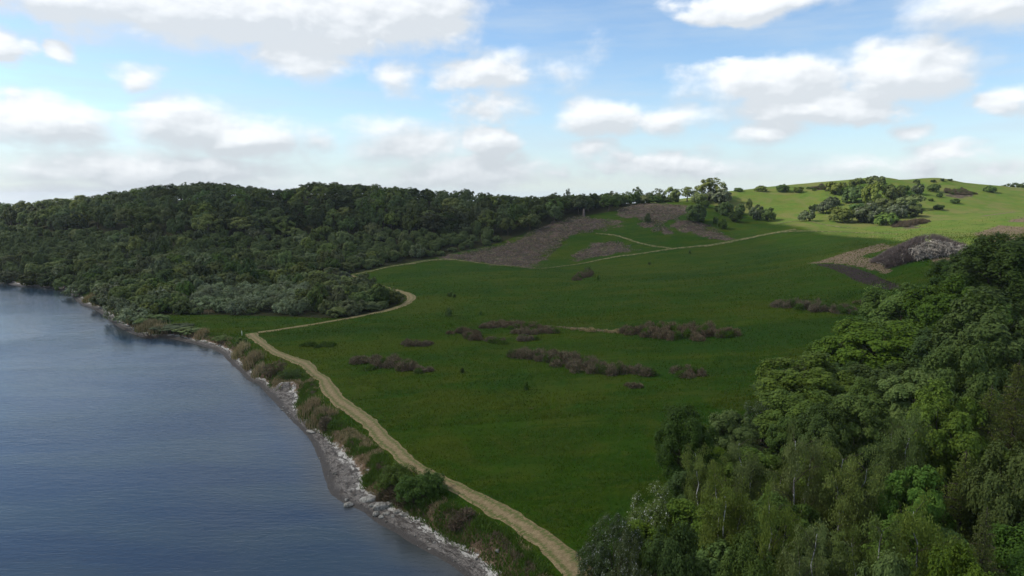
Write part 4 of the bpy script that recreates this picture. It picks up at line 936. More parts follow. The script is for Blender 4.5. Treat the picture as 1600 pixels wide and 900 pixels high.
# small single shrubs and saplings
def one_bush(name, px, py, wpx, hpx, key, label, cat='bush', group=None, hs=1.0):
    p = gp(px, py); D = p[1]; k = D / FPX * 1.02
    return put_far(name, key, p[0], p[1] + wpx * k * .3, max(hpx * k * 1.0 * hs, .5), wpx * k / 2 * .74, label, cat, group, rr, zoff=-.08)
for (px, py, w, h, key, lab) in [
        (701, 495, 13, 12, 'bush_dark', 'little dark pointed shrub alone in the meadow above the left scrub clumps'),
        (702, 464, 11, 7, 'bush_dark', 'larger of two low dark shrubs near the bend of the mown path'),
        (710, 465, 6, 5, 'bush_dark', 'smaller of two low dark shrubs near the bend of the mown path'),
        (722, 584, 8, 8, 'bush_dark', 'tiny dark shrub right of the long low scrub band'),
        (822, 610, 9, 12, 'bush_dark', 'tiny upright dark shrub below the left end of the sloping thicket'),
        (751, 493, 5, 6, 'bush_dark', 'tiny shrub right of the little pointed one'),
        (918, 427, 12, 9, 'bush_dark', 'dark green bush on the small scrub below the footpath'),
        (935, 438, 5, 7, 'bush_dark', 'tiny dark bush right of the small scrub below the footpath'),
        (1015, 414, 5, 4, 'bush_dark', 'tiny dark shrub in the meadow under the footpath'),
        (1078, 397, 4, 5, 'bush_dark', 'tiny dark shrub just under the footpath where it climbs'),
        (1012, 349, 11, 12, 'bush_dark', 'slim dark little tree on the cleared brown mound'),
        (1090, 352, 38, 26, 'bush_dark', 'wide dark tree with a bare stem on the right of the cleared mound'),
        (1119, 350, 10, 9, 'bush_dark', 'small dark bush right of the wide dark tree on the mound'),
        (1130, 359, 16, 13, 'bush_dark', 'round dark bush on the right foot of the mound'),
        (1102, 325, 18, 9, 'bush_dark', 'low dark bush on the crest of the mound'),
        (1136, 338, 30, 18, 'bush_dark', 'big dark bush in the saddle between mound and sunlit hill'),
        (1151, 348, 24, 13, 'bush_dark', 'dark bush in front of the big one in the saddle'),
        (1158, 336, 18, 13, 'bush_dark', 'round dark bush in the middle of the saddle'),
        (1171, 330, 13, 15, 'bush_light', 'taller round bush at the back of the saddle'),
        (1184, 345, 24, 18, 'flowering', 'bush with pale blossom at the right end of the saddle'),
        (1203, 347, 26, 17, 'bush_dark', 'dark bush beside the pale blossoming one in the saddle'),
        (1123, 332, 14, 8, 'bush_dark', 'small dark bush at the left end of the saddle')]:
    one_bush('small_tree' if 'little tree' in lab or 'dark tree' in lab else 'bush', px, py, w, h, key, lab, 'tree' if 'tree' in lab.split(' with')[0].split(' on')[0] and ('little tree' in lab or 'dark tree' in lab) and 'right of' not in lab else 'bush')
# bushes on the sunlit hill
HILL = [(1225, 301, 20, 11, 'bush_dark', 'dark round bush on the crest left of the hill top'), (1250, 302, 15, 8, 'bush_light', 'small bush right of the dark round one on the crest'),
        (1191, 300, 18, 9, 'bush_light', 'light green bush on the crest above the pasture'), (1155, 300, 14, 6, 'bush_mid', 'low bush on the crest right of the tall trees'),
        (1264, 346, 26, 16, 'flowering', 'lone pale bush on the pasture left of the hill bushes'), (1275, 330, 16, 9, 'bush_dark', 'small dark bush above the lone pale bush'),
        (1296, 335, 30, 20, 'flowering', 'silvery blossoming bush at the left end of the hill bushes'), (1310, 306, 30, 18, 'bush_light', 'rounded bush on the left crest of the hill'),
        (1345, 297, 28, 16, 'bush_light', 'bush left of the hill top'), (1372, 297, 30, 18, 'bush_light', 'bush on the hill top itself'), (1320, 349, 37, 24, 'bush_light', 'big bright bush low at the left of the hill bushes'),
        (1340, 320, 32, 27, 'bush_mid', 'olive bush in the middle of the slope'), (1370, 325, 34, 34, 'bush_light', 'largest bright round bush in the middle of the hill'), (1400, 314, 30, 20, 'bush_light', 'bush right of the largest round one'),
        (1345, 340, 30, 20, 'bush_mid', 'olive bush under the middle of the hill bushes'), (1364, 350, 44, 28, 'flowering', 'wide whitish-green bush at the foot of the hill bushes'), (1392, 353, 34, 20, 'bush_mid', 'olive bush at the lowest edge of the hill bushes'),
        (1388, 331, 28, 18, 'bush_light', 'small bright bush right of the largest one'), (1408, 342, 30, 20, 'flowering', 'blossoming bush low on the right of the hill bushes'), (1428, 329, 36, 22, 'bush_light', 'broad bush at the right end of the hill bushes'),
        (1431, 340, 30, 16, 'bush_light', 'flat bush below the broad one at the right end'), (1437, 305, 16, 14, 'flowering', 'small silvery bush on the upper right slope'), (1462, 301, 18, 12, 'bush_mid', 'dark bush on the upper right slope'),
        (1470, 309, 9, 6, 'bush_dark', 'little bush below the dark one on the upper right slope'), (1456, 315, 8, 4, 'bush_dark', 'very small bush on the right slope'), (1495, 319, 13, 7, 'bush_dark', 'single small bush halfway down the right slope'),
        (1470, 329, 15, 8, 'bush_dark', 'dark low bush right of the hill bushes'), (1552, 302, 18, 10, 'bush_mid', 'twiggy grey bush near the right edge of the hill'), (1305, 322, 20, 12, 'flowering', 'pale bush between the crest and the left hill bushes'),
        (1415, 300, 18, 9, 'bush_mid', 'olive bush just right of the hill top'), (1325, 305, 20, 12, 'bush_mid', 'olive bush between the crest bushes'), (1390, 299, 20, 10, 'bush_mid', 'olive bush at the shoulder of the hill top'),
        (1355, 306, 24, 16, 'bush_mid', 'olive bush just below the hill top'), (1420, 312, 22, 12, 'bush_mid', 'olive bush on the right shoulder of the bush group')]
for (px, py, w, h, key, lab) in HILL: one_bush('bush', px, py, w * 1.22, h * .88, key, lab + ' on the sunlit hill' if 'hill' not in lab else lab, 'bush', 'bushes on the sunlit hill')
# crest trees (stand at a known distance; the height follows the photograph)
def crest(px, top, wpx, D, key, lab, base=None):
    x, y = at_px(px, D); z0 = float(H(x, y)); h = max(zpx(top, D) - z0, 1.2); put_far('small_tree' if h < 5 else 'broadleaf_tree', key, x, y, h, wpx / 2 * D / FPX * .88, lab, 'tree', 'trees along the crest', rr)
for a in [(1100, 280, 50, 440, 'pale_tree', 'broad fresh green tree, the tallest on the crest right of the wood'), (1067, 291, 30, 440, 'pale_tree', 'fresh green tree left of the tallest crest tree'),
          (1117, 297, 40, 432, 'flowering', 'whitish blossoming thorn at the foot of the tallest crest tree'), (1085, 301, 26, 432, 'bush_light', 'bush at the left foot of the tallest crest tree'),
          (1045, 296, 22, 445, 'bush_light', 'small green tree on the crest left of the fresh green ones'), (1024, 297, 24, 450, 'broadleaf', 'dark tree at the right end of the dark hedge on the crest'),
          (992, 293, 20, 445, 'broadleaf_tall', 'pale feathery tree rising from the dark hedge on the crest'), (1010, 301, 26, 440, 'broadleaf', 'dark tree right of the pale feathery one in the hedge'),
          (972, 301, 26, 440, 'broadleaf', 'dark tree left of the pale feathery one in the hedge'), (952, 300, 24, 438, 'broadleaf', 'dark rounded tree in the hedge above the cleared mound'),
          (930, 306, 26, 430, 'broadleaf', 'low dark tree at the top of the cleared slope'), (905, 305, 26, 425, 'broadleaf', 'dark tree where hedge and wood meet'),
          (885, 298, 12, 430, 'broadleaf', 'narrow dark tree poking above the skyline at the right end of the wood'), (866, 303, 26, 435, 'broadleaf', 'dark tree at the right end of the wood skyline'),
          (1415, 281, 10, 455, 'scrub', 'tiny tree on the skyline right of the hill top'), (1454, 279, 6, 458, 'bush_dark', 'tiny pointed tree on the skyline of the second hill top'),
          (1440, 281, 8, 458, 'bush_dark', 'tiny bush on the skyline of the second hill top'), (1465, 284, 8, 460, 'bush_dark', 'tiny bush on the skyline right of the second hill top'), (1355, 277, 7, 452, 'bush_dark', 'tiny tree on the skyline of the hill top')]: crest(*a)
for i, px in enumerate(np.arange(1545, 1640, 11)):
    D = 560; x, y = at_px(px, D); z0 = float(H(x, y)); h = zpx(286 + 2 * rr.random() + (3 if px < 1555 else 0), D) - z0
    put_far('broadleaf_tree', 'broadleaf', x, y, max(h, 3), 5.5, 'dark tree in the distant row on the skyline at the right edge of the photo', 'tree', 'distant tree row on the right skyline', rr)
for i, px in enumerate(np.arange(858, 1046, 8.0)):
    px = px + rr.normal() * 2; x, y = at_px(px, 436 + 5 * rr.normal()); top = np.interp(px, [858, 900, 950, 1000, 1046], [309, 308, 306, 306, 311]) + rr.normal() * 1.2; h = max(zpx(top, y) - float(H(x, y)), 2.2)
    put_far('scrub_bush', 'bush_dark' if i % 3 else 'scrub', x, y, h, 3.4 + rr.random(), 'dark dense hedge bush along the crest %s' % ('over the left of the brown mound' if px < 930 else ('over the middle of the brown mound' if px < 990 else 'at the right end of the hedge')), 'bush', 'hedge along the crest above the brown mound', rr)
# old stump among the hedge trees
p = gp(912, 338); woods = [tube([(0, 0, -.3), (.1, 0, 2.0), (0, .1, 3.6), (.15, 0, 4.4)], [.8, .62, .55, .3], 9), tube([(0, 0, 2.6), (.9, .1, 3.9)], [.3, .12], 6)]
V, F, _ = join_parts([(a, b, 0) for a, b in woods]); obj('tree_stump', mesh_np('tree_stump', V, F, [M_PURPLE]), loc=tuple(p), label='pale bare broken trunk standing at the edge of the dark hedge above the mound', cat='stump')

# ------------------------------------------------------------------ heap of cut branches
def brush_pile():
    rng = np.random.default_rng(77); c = gp(1450, 402); L, Wd, Hh = 13.0, 4.5, 5.9
    c = c + [.6, 4.0, 0]; oz = float(H(c[0], c[1])); root = bpy.data.objects.new('brush_pile', None); COL.objects.link(root); root.location = (c[0], c[1], oz)
    root['label'] = 'long heap of cut grey branches and twigs in the meadow above the right wood'; root['category'] = 'brush pile'
    parts = []; tw = []
    def env(t): return Hh * (1 - abs(t) ** 3.2) * (.88 + .16 * math.sin(t * 5 + 1))
    for i in range(560):
        t = rng.uniform(-1, 1) if i < 180 else rng.uniform(-.45, .98); hz = env(t) * rng.uniform(.03, .78); wy = -Wd * math.sqrt(max(0, 1 - (hz / Hh) ** 2)) * (rng.uniform(-.2, 1) if i < 200 else rng.uniform(.95, 1.25))
        p = np.array([t * L, wy, hz]); p[2] += float(H(c[0] + p[0], c[1] + p[1])) - oz
        d = unit(np.array([rng.normal() * 1.0, -.8 + rng.normal() * .5, rng.normal() * .55])); ln = rng.uniform(1.2, 3.6)
        parts.append(limb(rng, p - d * ln * .5, p + d * ln * .5, rng.uniform(.05, .17), .04, 5, .16, 5))
        for k in range(2):
            d2 = unit(d + rng.normal(size=3) * .6); parts.append(limb(rng, p + d * ln * .2, p + d * ln * .2 + d2 * ln * .5, .08, .03, 4, .2, 4))
    V, F, _ = join_parts([(a, b, 0) for a, b in parts]); obj('branch_mass', mesh_np('branch_mass', V, F, [M_DEAD], smooth=True), parent=root)
    Ps = []; Ts = []
    for i in range(620):
        t = rng.uniform(-1.03, 1.03) if rng.random() < .6 else rng.uniform(-1.05, -.1); th = rng.uniform(.05, math.pi * .98); e = max(env(np.clip(t, -.97, .97)), 1.0)
        if t > -.1 and math.sin(th) < .75 and math.cos(th) > 0 and rng.random() < .55: continue
        if t > -.35 and math.sin(th) < .85 and math.cos(th) > 0 and rng.random() < .1: continue
        b = np.array([t * L, -math.cos(th) * Wd, math.sin(th) * e * .82]); o = unit(np.array([t * .5, -math.cos(th), math.sin(th) + .25])); n = 90
        d = unit(o + rng.normal(size=(n, 3)) * .42); r = rng.random((n, 1)) * 1.5; P = b + d * r + rng.normal(size=(n, 3)) * .12; P[:, 2] = np.maximum(P[:, 2], .1)
        P[:, 2] += H(c[0] + P[:, 0], c[1] + P[:, 1]) - oz; Ps.append(P); Ts.append(d)
    P = np.vstack(Ps); T = unit(np.vstack(Ts) + rng.normal(size=P.shape) * .25); m = len(P); B = unit(np.cross(T, rng.normal(size=P.shape))); s = .22 + .3 * rng.random((m, 1)); w = .02 + .014 * rng.random((m, 1))
    V = np.stack([P - T * s - B * w, P - T * s + B * w, P + T * s + B * w * .2, P + T * s - B * w * .2], 1).reshape(-1, 3)
    obj('twig_mass', mesh_np('twig_mass', V, np.arange(m * 4).reshape(m, 4), [M_PURPLE]), parent=root)
brush_pile()

# cut brash and litter lying over the cleared slope
rb = np.random.default_rng(66); parts = []
for pl_ in BRASH:
    pl_ = np.asarray(pl_); x0, y0 = pl_.min(0) - 3; x1, y1 = pl_.max(0) + 3; n = int((x1 - x0) * (y1 - y0) * 5); X = rb.uniform(x0, x1, n); Y = rb.uniform(y0, y1, n)
    d = dist_poly(pl_, X, Y, True); d = np.where(inside(pl_, X, Y), d, -d); v = fbm(X, Y, 14, 121, 4) * 14 + fbm(X, Y, 4, 131, 3) * 5; k = (d + v > 0) & (fbm(X, Y, 6, 141, 3) > -.12) & (d > -3); X, Y = X[k], Y[k]; m = len(X)
    Z = H(X, Y) + rb.random(m) ** 2 * .5 + .03; a = rb.random(m) * 6.28; T = np.stack([np.cos(a), np.sin(a), rb.normal(size=m) * .35], 1); B = unit(np.cross(T, rb.normal(size=(m, 3)))); s = (.25 + .5 * rb.random((m, 1))); w = .04 + .06 * rb.random((m, 1)); P = np.stack([X, Y, Z], 1)
    V = np.stack([P - T * s - B * w, P - T * s + B * w, P + T * s + B * w * .5, P + T * s - B * w * .5], 1).reshape(-1, 3); F = np.arange(m * 4).reshape(m, 4); g_ = rb.random(m)
    for lo, hi, mi in ((0, .55, 0), (.55, .86, 1), (.86, 1.01, 2)):
        q = (g_ >= lo) & (g_ < hi); Vq = V.reshape(m, 4, 3)[q].reshape(-1, 3); parts.append((Vq, np.arange(q.sum() * 4).reshape(-1, 4), mi))
V, F, M = join_parts(parts); obj('cut_brash', mesh_np('cut_brash', V, F, [M_PURPLE, M_BROWN, M_STRAW], M), kind='stuff', label='cut purple brown brash littering the cleared slope', cat='brash')

# ------------------------------------------------------------------ shore: reeds, thorn bushes, bank growth, boulders
rs_ = np.random.default_rng(91)
def blades(rng, X, Y, hmin, hmax, w, mat_i=0, lean=.25, z0=None, oz=0, ox=0, oy=0):
    n = len(X); Z = (H(X, Y) if z0 is None else z0) - oz; h = rng.uniform(hmin, hmax, n); a = rng.random(n) * 6.28; l = rng.normal(size=(n, 2)) * lean * h[:, None]
    b = np.stack([X - ox, Y - oy, Z - .04], 1); s = np.stack([np.cos(a), np.sin(a), a * 0], 1) * w; tip = b + np.stack([l[:, 0], l[:, 1], h], 1); mid = b * .45 + tip * .55 + [0, 0, .04]; 
    V = np.stack([b - s, b + s, mid + s * .8, mid - s * .8, mid - s * .8, mid + s * .8, tip + s * .12, tip - s * .12], 1).reshape(-1, 3)
    F = np.arange(n * 8).reshape(n * 2, 4); return V, F, mat_i
def reed_bed(px, py, wpx, hm, label, seed, dens=26, dep=1.6, green=.25):
    rng = np.random.default_rng(seed); p = gp(px, py); half = wpx / 2 * p[1] / FPX; n = int(dens * half * dep * 4)
    X = p[0] + rng.normal(size=n) * half * .5; Y = p[1] + .8 + rng.normal(size=n) * dep * .55; k = shore_dist(X, Y) > .3; X, Y = X[k], Y[k]; g = rng.random(len(X)) < green
    hh = hm * (1 - .35 * np.clip(((X - p[0]) / half) ** 2, 0, 1)); parts = []
    for sel, mi, sc in ((~g, 0, 1.0), (g, 1, .6)):
        if sel.any(): parts.append(blades(rng, X[sel], Y[sel], hm * .6 * sc, hm * 1.05 * sc, .035 + p[1] * .00018, mi, .12, None, p[2], p[0], p[1]))
    V, F, M = join_parts(parts); obj('reed_bed', mesh_np('reed_bed', V, F, [M_STRAW, M_GREEN], M), loc=tuple(p), label=label, cat='reeds', group='pale reed beds along the shore')
reed_bed(135, 473, 22, 2.6, 'small pale reed bed at the water on the far shore below the scrub', 1, 30)
reed_bed(152, 476, 14, 2.2, 'little reed tuft right of the small far-shore reed bed', 2, 30)
reed_bed(228, 516, 44, 2.4, 'wide straw coloured reed bed right of the grey-green shore bushes', 3, 30, 2.2)
reed_bed(245, 522, 30, 1.8, 'brownish lower reeds at the right end of the wide reed bed', 4, 30, 1.6, .5)
reed_bed(314, 530, 20, 2.2, 'lone pale reed tuft on the shore where the shingle begins', 5, 60, .9)
reed_bed(318, 490, 26, 1.3, 'faded dry reeds in front of the willow thicket behind the shore meadow', 6, 26, 1.2)
reed_bed(374, 556, 22, 2.2, 'upper of the tall tan reeds beside the top of the shore path', 7, 60, 2.2, .12)
reed_bed(392, 570, 26, 2.4, 'tall tan reeds in the middle of the stand beside the dark thorn bush', 8, 60, 2.4, .12)
reed_bed(402, 588, 20, 1.8, 'lower tan reeds at the water left of the dark thorn bush', 9, 50, 1.8, .3)
reed_bed(484, 640, 26, 1.7, 'yellowish reeds on the bank just below the small white beach', 10, 90, 2.2, .35)
reed_bed(495, 662, 30, 1.6, 'greenish tan reeds lower on the bank above the shingle point', 11, 90, 2.0, .35)
reed_bed(515, 652, 16, 1.3, 'small straw tuft against the mown path on the bank', 12, 80, 1.2, .3)
def shore_bush(name, px, D, top, wpx, key, lab, near=None):
    x, y = at_px(px, D); z0 = float(H(x, y)); h = max(zpx(top, D) - z0, .8); R = wpx / 2 * D / FPX * 1.1
    if near: put_near(name, near, x, y, h, R, lab, 'bush', None, rs_)
    else: put_far(name, key, x, y, h, R, lab, 'bush', None, rs_)
for (px, py, top, w, key, lab) in [(187, 500, 470, 36, 'willow', 'round grey-green bush at the water left of the wide reed bed'), (210, 508, 483, 44, 'willow', 'low grey-green bush directly left of the wide reed bed'),
        (125, 463, 446, 32, 'willow', 'grey-green bush at the water left of the small far reed bed'), (270, 520, 508, 46, 'scrub', 'low green bush right of the wide reed bed'), (292, 524, 512, 30, 'scrub', 'flat green bush before the lone reed tuft'),
        (165, 478, 462, 26, 'flowering', 'pale leaved bush between the far reeds and the round grey bush'), (345, 536, 524, 22, 'scrub', 'small green bush on the bank above the shingle'), (375, 540, 528, 14, 'scrub', 'small green bush left of the top of the shore path'),
        (20, 441, 424, 26, 'scrub', 'green bush overhanging the far left shore'), (55, 447, 428, 30, 'scrub', 'green bush leaning over the water near the far left'), (85, 449, 430, 28, 'bush_dark', 'dark bush over the water on the far left shore'), (105, 452, 436, 22, 'scrub', 'olive bush over the water at the end of the far left shore'),
        (240, 505, 492, 40, 'scrub', 'olive bush behind the wide reed bed')]:
    p = gp(px, py); shore_bush('shore_bush', px, p[1] + 1.2, top, w, key, lab)
def thorn(name, px, py, wpx, top, mats, lab, seed, nb=5, per=1500, leaf=.07):
    """dense low shrub of several domes"""
    rng = np.random.default_rng(seed); p = gp(px, py); half = wpx / 2 * p[1] / FPX; h = zpx(top, p[1] + half * .5) - p[2]; h = max(h, .7); root = bpy.data.objects.new(name, None); COL.objects.link(root); root.location = tuple(p); root['label'] = lab; root['category'] = 'bush'
    Ps, Ns, wd = [], [], []
    for i in range(nb):
        cx = (i + .5) / nb * 2 - 1; c = np.array([cx * half * .75, half * .5 + rng.normal() * half * .18, 0]); r = half * rng.uniform(.42, .6); hh = h * rng.uniform(.75, 1.0) * (1 - .25 * cx * cx)
        L, N, C, rc = crown(rng, hh, r, 0, nc=16, nsub=8, nleaf=max(8, per // 110), cr=.42, flat=.9, lump=.35); L = L + c; L[:, 2] = np.maximum(L[:, 2], .02) + (H(p[0] + c[0], p[1] + c[1]) - p[2]); Ps.append(L); Ns.append(N)
        for cc in C[:6]: wd.append(limb(rng, c + [0, 0, -.1], cc + c, .05, .012, 4, .1, 4))
    cv = leaf_quads(rng, np.vstack(Ps), np.vstack(Ns), leaf, .6); V, F, _ = join_parts([(a, b, 0) for a, b in wd])
    obj('crown', mesh_np('crown', cv[0], cv[1], [mats]), parent=root); obj('stems', mesh_np('stems', V, F, [M_BARK]), parent=root); return root
thorn('thorn_bush', 425, 592, 40, 560, M_BROWN, 'dark brown leafless thorn bush on the bank above the small white beach', 21, 4)
thorn('thorn_bush', 452, 594, 44, 576, M_DARK, 'low dark green bush right of the leafless thorn at the small white beach', 22, 3)
thorn('thorn_bush', 618, 772, 66, 726, M_DARK, 'left, darker half of the green bush mass over the boulders', 23, 5, 2600)
thorn('thorn_bush', 655, 798, 76, 742, M_GREEN, 'large fresh green bush beside the mown path above the boulders', 24, 5, 4200)
thorn('thorn_bush', 672, 770, 44, 738, M_GREEN, 'green bush touching the mown path, behind the large fresh green one', 26, 3, 3000)
thorn('gorse_bush', 667, 752, 14, 734, M_GORSE, 'small upright gorse with yellow flowers at the edge of the mown path', 25, 2, 1400, .05)
scrub_patch('dead_bramble', [(598, 770), (615, 780), (630, 786)], 1.0, .9, M_BROWN, 'dead brown brambles in front of the green bush above the boulders', 'bramble', 760, None, green=0, n_per=900)
scrub_patch('dead_bramble', [(500, 640), (515, 660), (530, 668)], 1.0, 1.0, M_BROWN, 'dark dead brambles between the bank reeds and the mown path', 'bramble', 761, None, green=.15, n_per=800)
scrub_patch('dead_bramble', [(722, 810), (734, 822)], .7, .9, M_BROWN, 'upright dead brambles on the bank right of the green bushes', 'bramble', 762, None, green=0, n_per=800)
# bank growth: dry heather and grass rim, herbs on the slope; too many stems to count
def along_bank(n, lo, hi, ymin, ymax):
    k = (BC[:, 1] > ymin) & (BC[:, 1] < ymax); id_ = np.nonzero(k)[0]; j = id_[rs_.integers(len(id_), size=n)]; o = bw_[j] + rs_.uniform(lo, hi, n); q = BC[j] + NRM[j] * o[:, None] + rs_.normal(size=(n, 2)) * .2; return q[:, 0], q[:, 1]
parts = []
X, Y = along_bank(34000, -.1, 3.4, 56, 140); v = fbm(X, Y, 3.0, 71, 3) + fbm(X, Y, 9, 75, 2) * .6
d_ = shore_dist(X, Y) - beach_w(Y); rim = (d_ > 1.3) & (d_ < 2.5)
s1 = rim & (v > .06); s2 = (v > -.10) & ~s1; s3 = (~s1) & (~s2) & (v < -.12)
parts += [blades(rs_, X[s1], Y[s1], .2, .55, .028, 0, .45), blades(rs_, X[s2], Y[s2], .22, .75, .040, 2, .45), blades(rs_, X[s3], Y[s3], .2, .6, .03, 1, .5)]
X, Y = along_bank(12000, .2, 3.2, 140, 330); v = fbm(X, Y, 5, 81, 3); s1 = v > .05
parts += [blades(rs_, X[s1], Y[s1], .3, .9, .05, 1, .4), blades(rs_, X[~s1], Y[~s1], .3, 1.0, .06, 2, .4)]
V, F, M = join_parts(parts); obj('bank_growth', mesh_np('bank_growth', V, F, [M_BROWN, M_STRAW, M_GREEN], M), kind='stuff', label='dry heather, straw and green herbs covering the low bank', cat='undergrowth')
# stones
stm, nt = new_mat('stone'); tcn = nt.node('ShaderNodeTexCoord'); oi = nt.node('ShaderNodeObjectInfo'); geo = nt.node('ShaderNodeNewGeometry'); n = nt.noise(tcn.outputs['Object'], 3.0, 6, .65)
cst = nt.mix(nt.step(n, .35, .65), (0.13, 0.12, 0.10), (0.37, 0.345, 0.305)); hs = nt.node('ShaderNodeHueSaturation'); nt.l.new(cst, hs.inputs['Color']); nt.put(hs.inputs['Value'], nt.lin(geo.outputs['Random Per Island'], 0, 1, .22, .95))
finish(nt, principled(nt, hs.outputs[0], .85, .25, bump(nt, n, .6, .08)))
def rock(rng, r, sub=3, sq=(1, .8, .6)):
    b = bmesh.new(); bmesh.ops.create_icosphere(b, subdivisions=sub, radius=1.0); V = np.array([v.co[:] for v in b.verts]); F = np.array([[v.index for v in f.verts] for f in b.faces]); b.free()
    pl = unit(rng.normal(size=(9, 3))); dd = rng.uniform(.62, .95, 9)
    for p_, d_ in zip(pl, dd):
        s = V @ p_; k = s > d_; V[k] -= p_ * (s[k] - d_)[:, None] * .85
    V = V * (1 + .10 * np.array([mnoise.noise(Vector(v * 2.3) + Vector((rng.integers(99), 0, 0))) for v in V])[:, None]) if sub > 2 else V
    V = V * (1 + .07 * rng.normal(size=(len(V), 1)) * (1 if sub < 3 else .35)); return V * r * np.array(sq) * rng.uniform(.85, 1.15, 3), F
BLD = [(545, 791, 9, (1.25, .7, .5), 'flat pale boulder lying alone in the water off the shingle point'), (542, 783, 4, (1, .9, .8), 'small dark boulder just behind the pale one in the water'),
       (576, 783, 13, (1.3, .8, .4), 'largest flat pale slab on the upper shingle among the boulders'), (594, 796, 12, (1.2, .8, .65), 'big grey boulder with a dark underside in the middle of the cluster'),
       (588, 806, 7, (1, .9, .75), 'pale block at the waterline below the big grey boulder'), (596, 810, 5, (1, .9, .8), 'dark wet boulder beside the pale block at the waterline'), (608, 791, 10, (1.1, 1, .5), 'tilted pale slab against the brown earth of the bank'),
       (611, 779, 5, (1.2, .8, .7), 'small rounded stone under the dead brambles'), (622, 800, 8, (1.3, .8, .4), 'flat stone right of the boulder cluster'), (581, 792, 6, (1, .9, .6), 'medium stone between slab and big grey boulder'),
       (604, 804, 6, (1.1, .9, .5), 'medium pale stone on the water side of the cluster'), (636, 806, 10, (1.5, .7, .25), 'low flat rock shelf below the fresh green bush'), (614, 808, 4, (1, 1, .7), 'small tan stone right of the pale block'),
       (629, 787, 5, (1, .8, .6), 'small stone on the brown earth under the green bush'), (441, 641, 2.5, (1.3, .8, .5), 'small dark stone in the water off the narrow shingle'), (449, 646, 2, (1, 1, .6), 'tiny stone in the water beside the small dark one'),
       (486, 676, 8, (1.5, .7, .4), 'dark mossy rock at the narrow end of the shingle below the reeds'), (576, 736, 5, (1.3, .7, .4), 'pale flat stone at the top of the white shingle'), (572, 742, 4, (1.2, .8, .5), 'smaller flat stone next to the pale one at the top of the shingle'),
       (480, 659, 3.5, (1, 1, .9), 'pale rounded boulder standing among the bank reeds'), (671, 860, 3, (1.1, .9, .6), 'small stone at the waterline near the bottom of the photo'), (778, 864, 5, (1, .8, .8), 'pale upright stone in the bank herbs near the bottom of the photo')]
for i, (px, py, r, sq, lab) in enumerate(BLD):
    p = gp(px, py); rad = r * p[1] / FPX * .95; V, F = rock(np.random.default_rng(800 + i), rad, 3, sq); me = mesh_np('boulder', V, F, [stm], smooth=False)
    o = obj('boulder', me, loc=(p[0], p[1], max(p[2], 0) + rad * sq[2] * .42), label=lab, cat='boulder', group='boulders on the shore'); o.rotation_euler = (rs_.normal() * .12, rs_.normal() * .12, rs_.normal() * .5)
Vs, Fs, off_ = [], [], 0
rk = [rock(np.random.default_rng(900 + i), 1.0, 1, (1, .85, .6)) for i in range(6)]
for i in range(2600):
    j = int(rs_.integers(len(BC)))
    if BC[j, 1] > 150 and rs_.random() < .7: continue
    o = rs_.random() ** 1.0 * (bw_[j] + .3) - .6; q = BC[j] + NRM[j] * o + rs_.normal(size=2) * .3; r = .045 + .17 * rs_.random() ** 5 + (.16 if rs_.random() < .012 else 0); V, F = rk[int(rs_.integers(6))]
    if 60 < q[1] < 82 and rs_.random() < .3: r *= 1.7
    a = rs_.random() * 6.28; c, s = math.cos(a), math.sin(a); w = np.stack([(V[:, 0] * c - V[:, 1] * s) * r + q[0], (V[:, 0] * s + V[:, 1] * c) * r + q[1], V[:, 2] * r + float(H(q[0], q[1])) + .05 + r * .2], 1); Vs.append(w); Fs.append(F + off_); off_ += len(w)
obj('pebbles', mesh_np('pebbles', np.concatenate(Vs), np.concatenate(Fs), [stm]), kind='stuff', label='loose pebbles and cobbles strewn over the shingle beach', cat='pebbles')
# fallen branches in the shallows
rg2 = np.random.default_rng(5); p = gp(236, 528); wds = []
for i in range(34):
    a = np.array([rg2.normal() * 1.6, rg2.normal() * .8, rg2.uniform(-.1, .4)]); d = unit(rg2.normal(size=3) * [1.4, .8, .5] + [0, 0, .25]); wds.append(limb(rg2, a, a + d * rg2.uniform(1, 3), .10, .02, 5, .15, 5))
V, F, _ = join_parts([(a, b, 0) for a, b in wds]); obj('fallen_branches', mesh_np('fallen_branches', V, F, [M_BARK]), loc=(p[0], p[1] - .5, .1), label='dark tangle of fallen branches in the shallows below the wide reed bed', cat='driftwood')
# white marker post at the top corner of the mown path
p = gp(378, 524); wmat, nt = new_mat('painted_post'); finish(nt, principled(nt, (.55, .54, .48), .7, .3))
V, F = tube([(0, 0, -.3), (0, 0, 1.25), (0, 0, 1.3)], [.075, .075, .03], 8); obj('marker_post', mesh_np('marker_post', V, F, [wmat]), loc=tuple(p), label='short white marker post at the corner where the mown path meets the field track', cat='post')

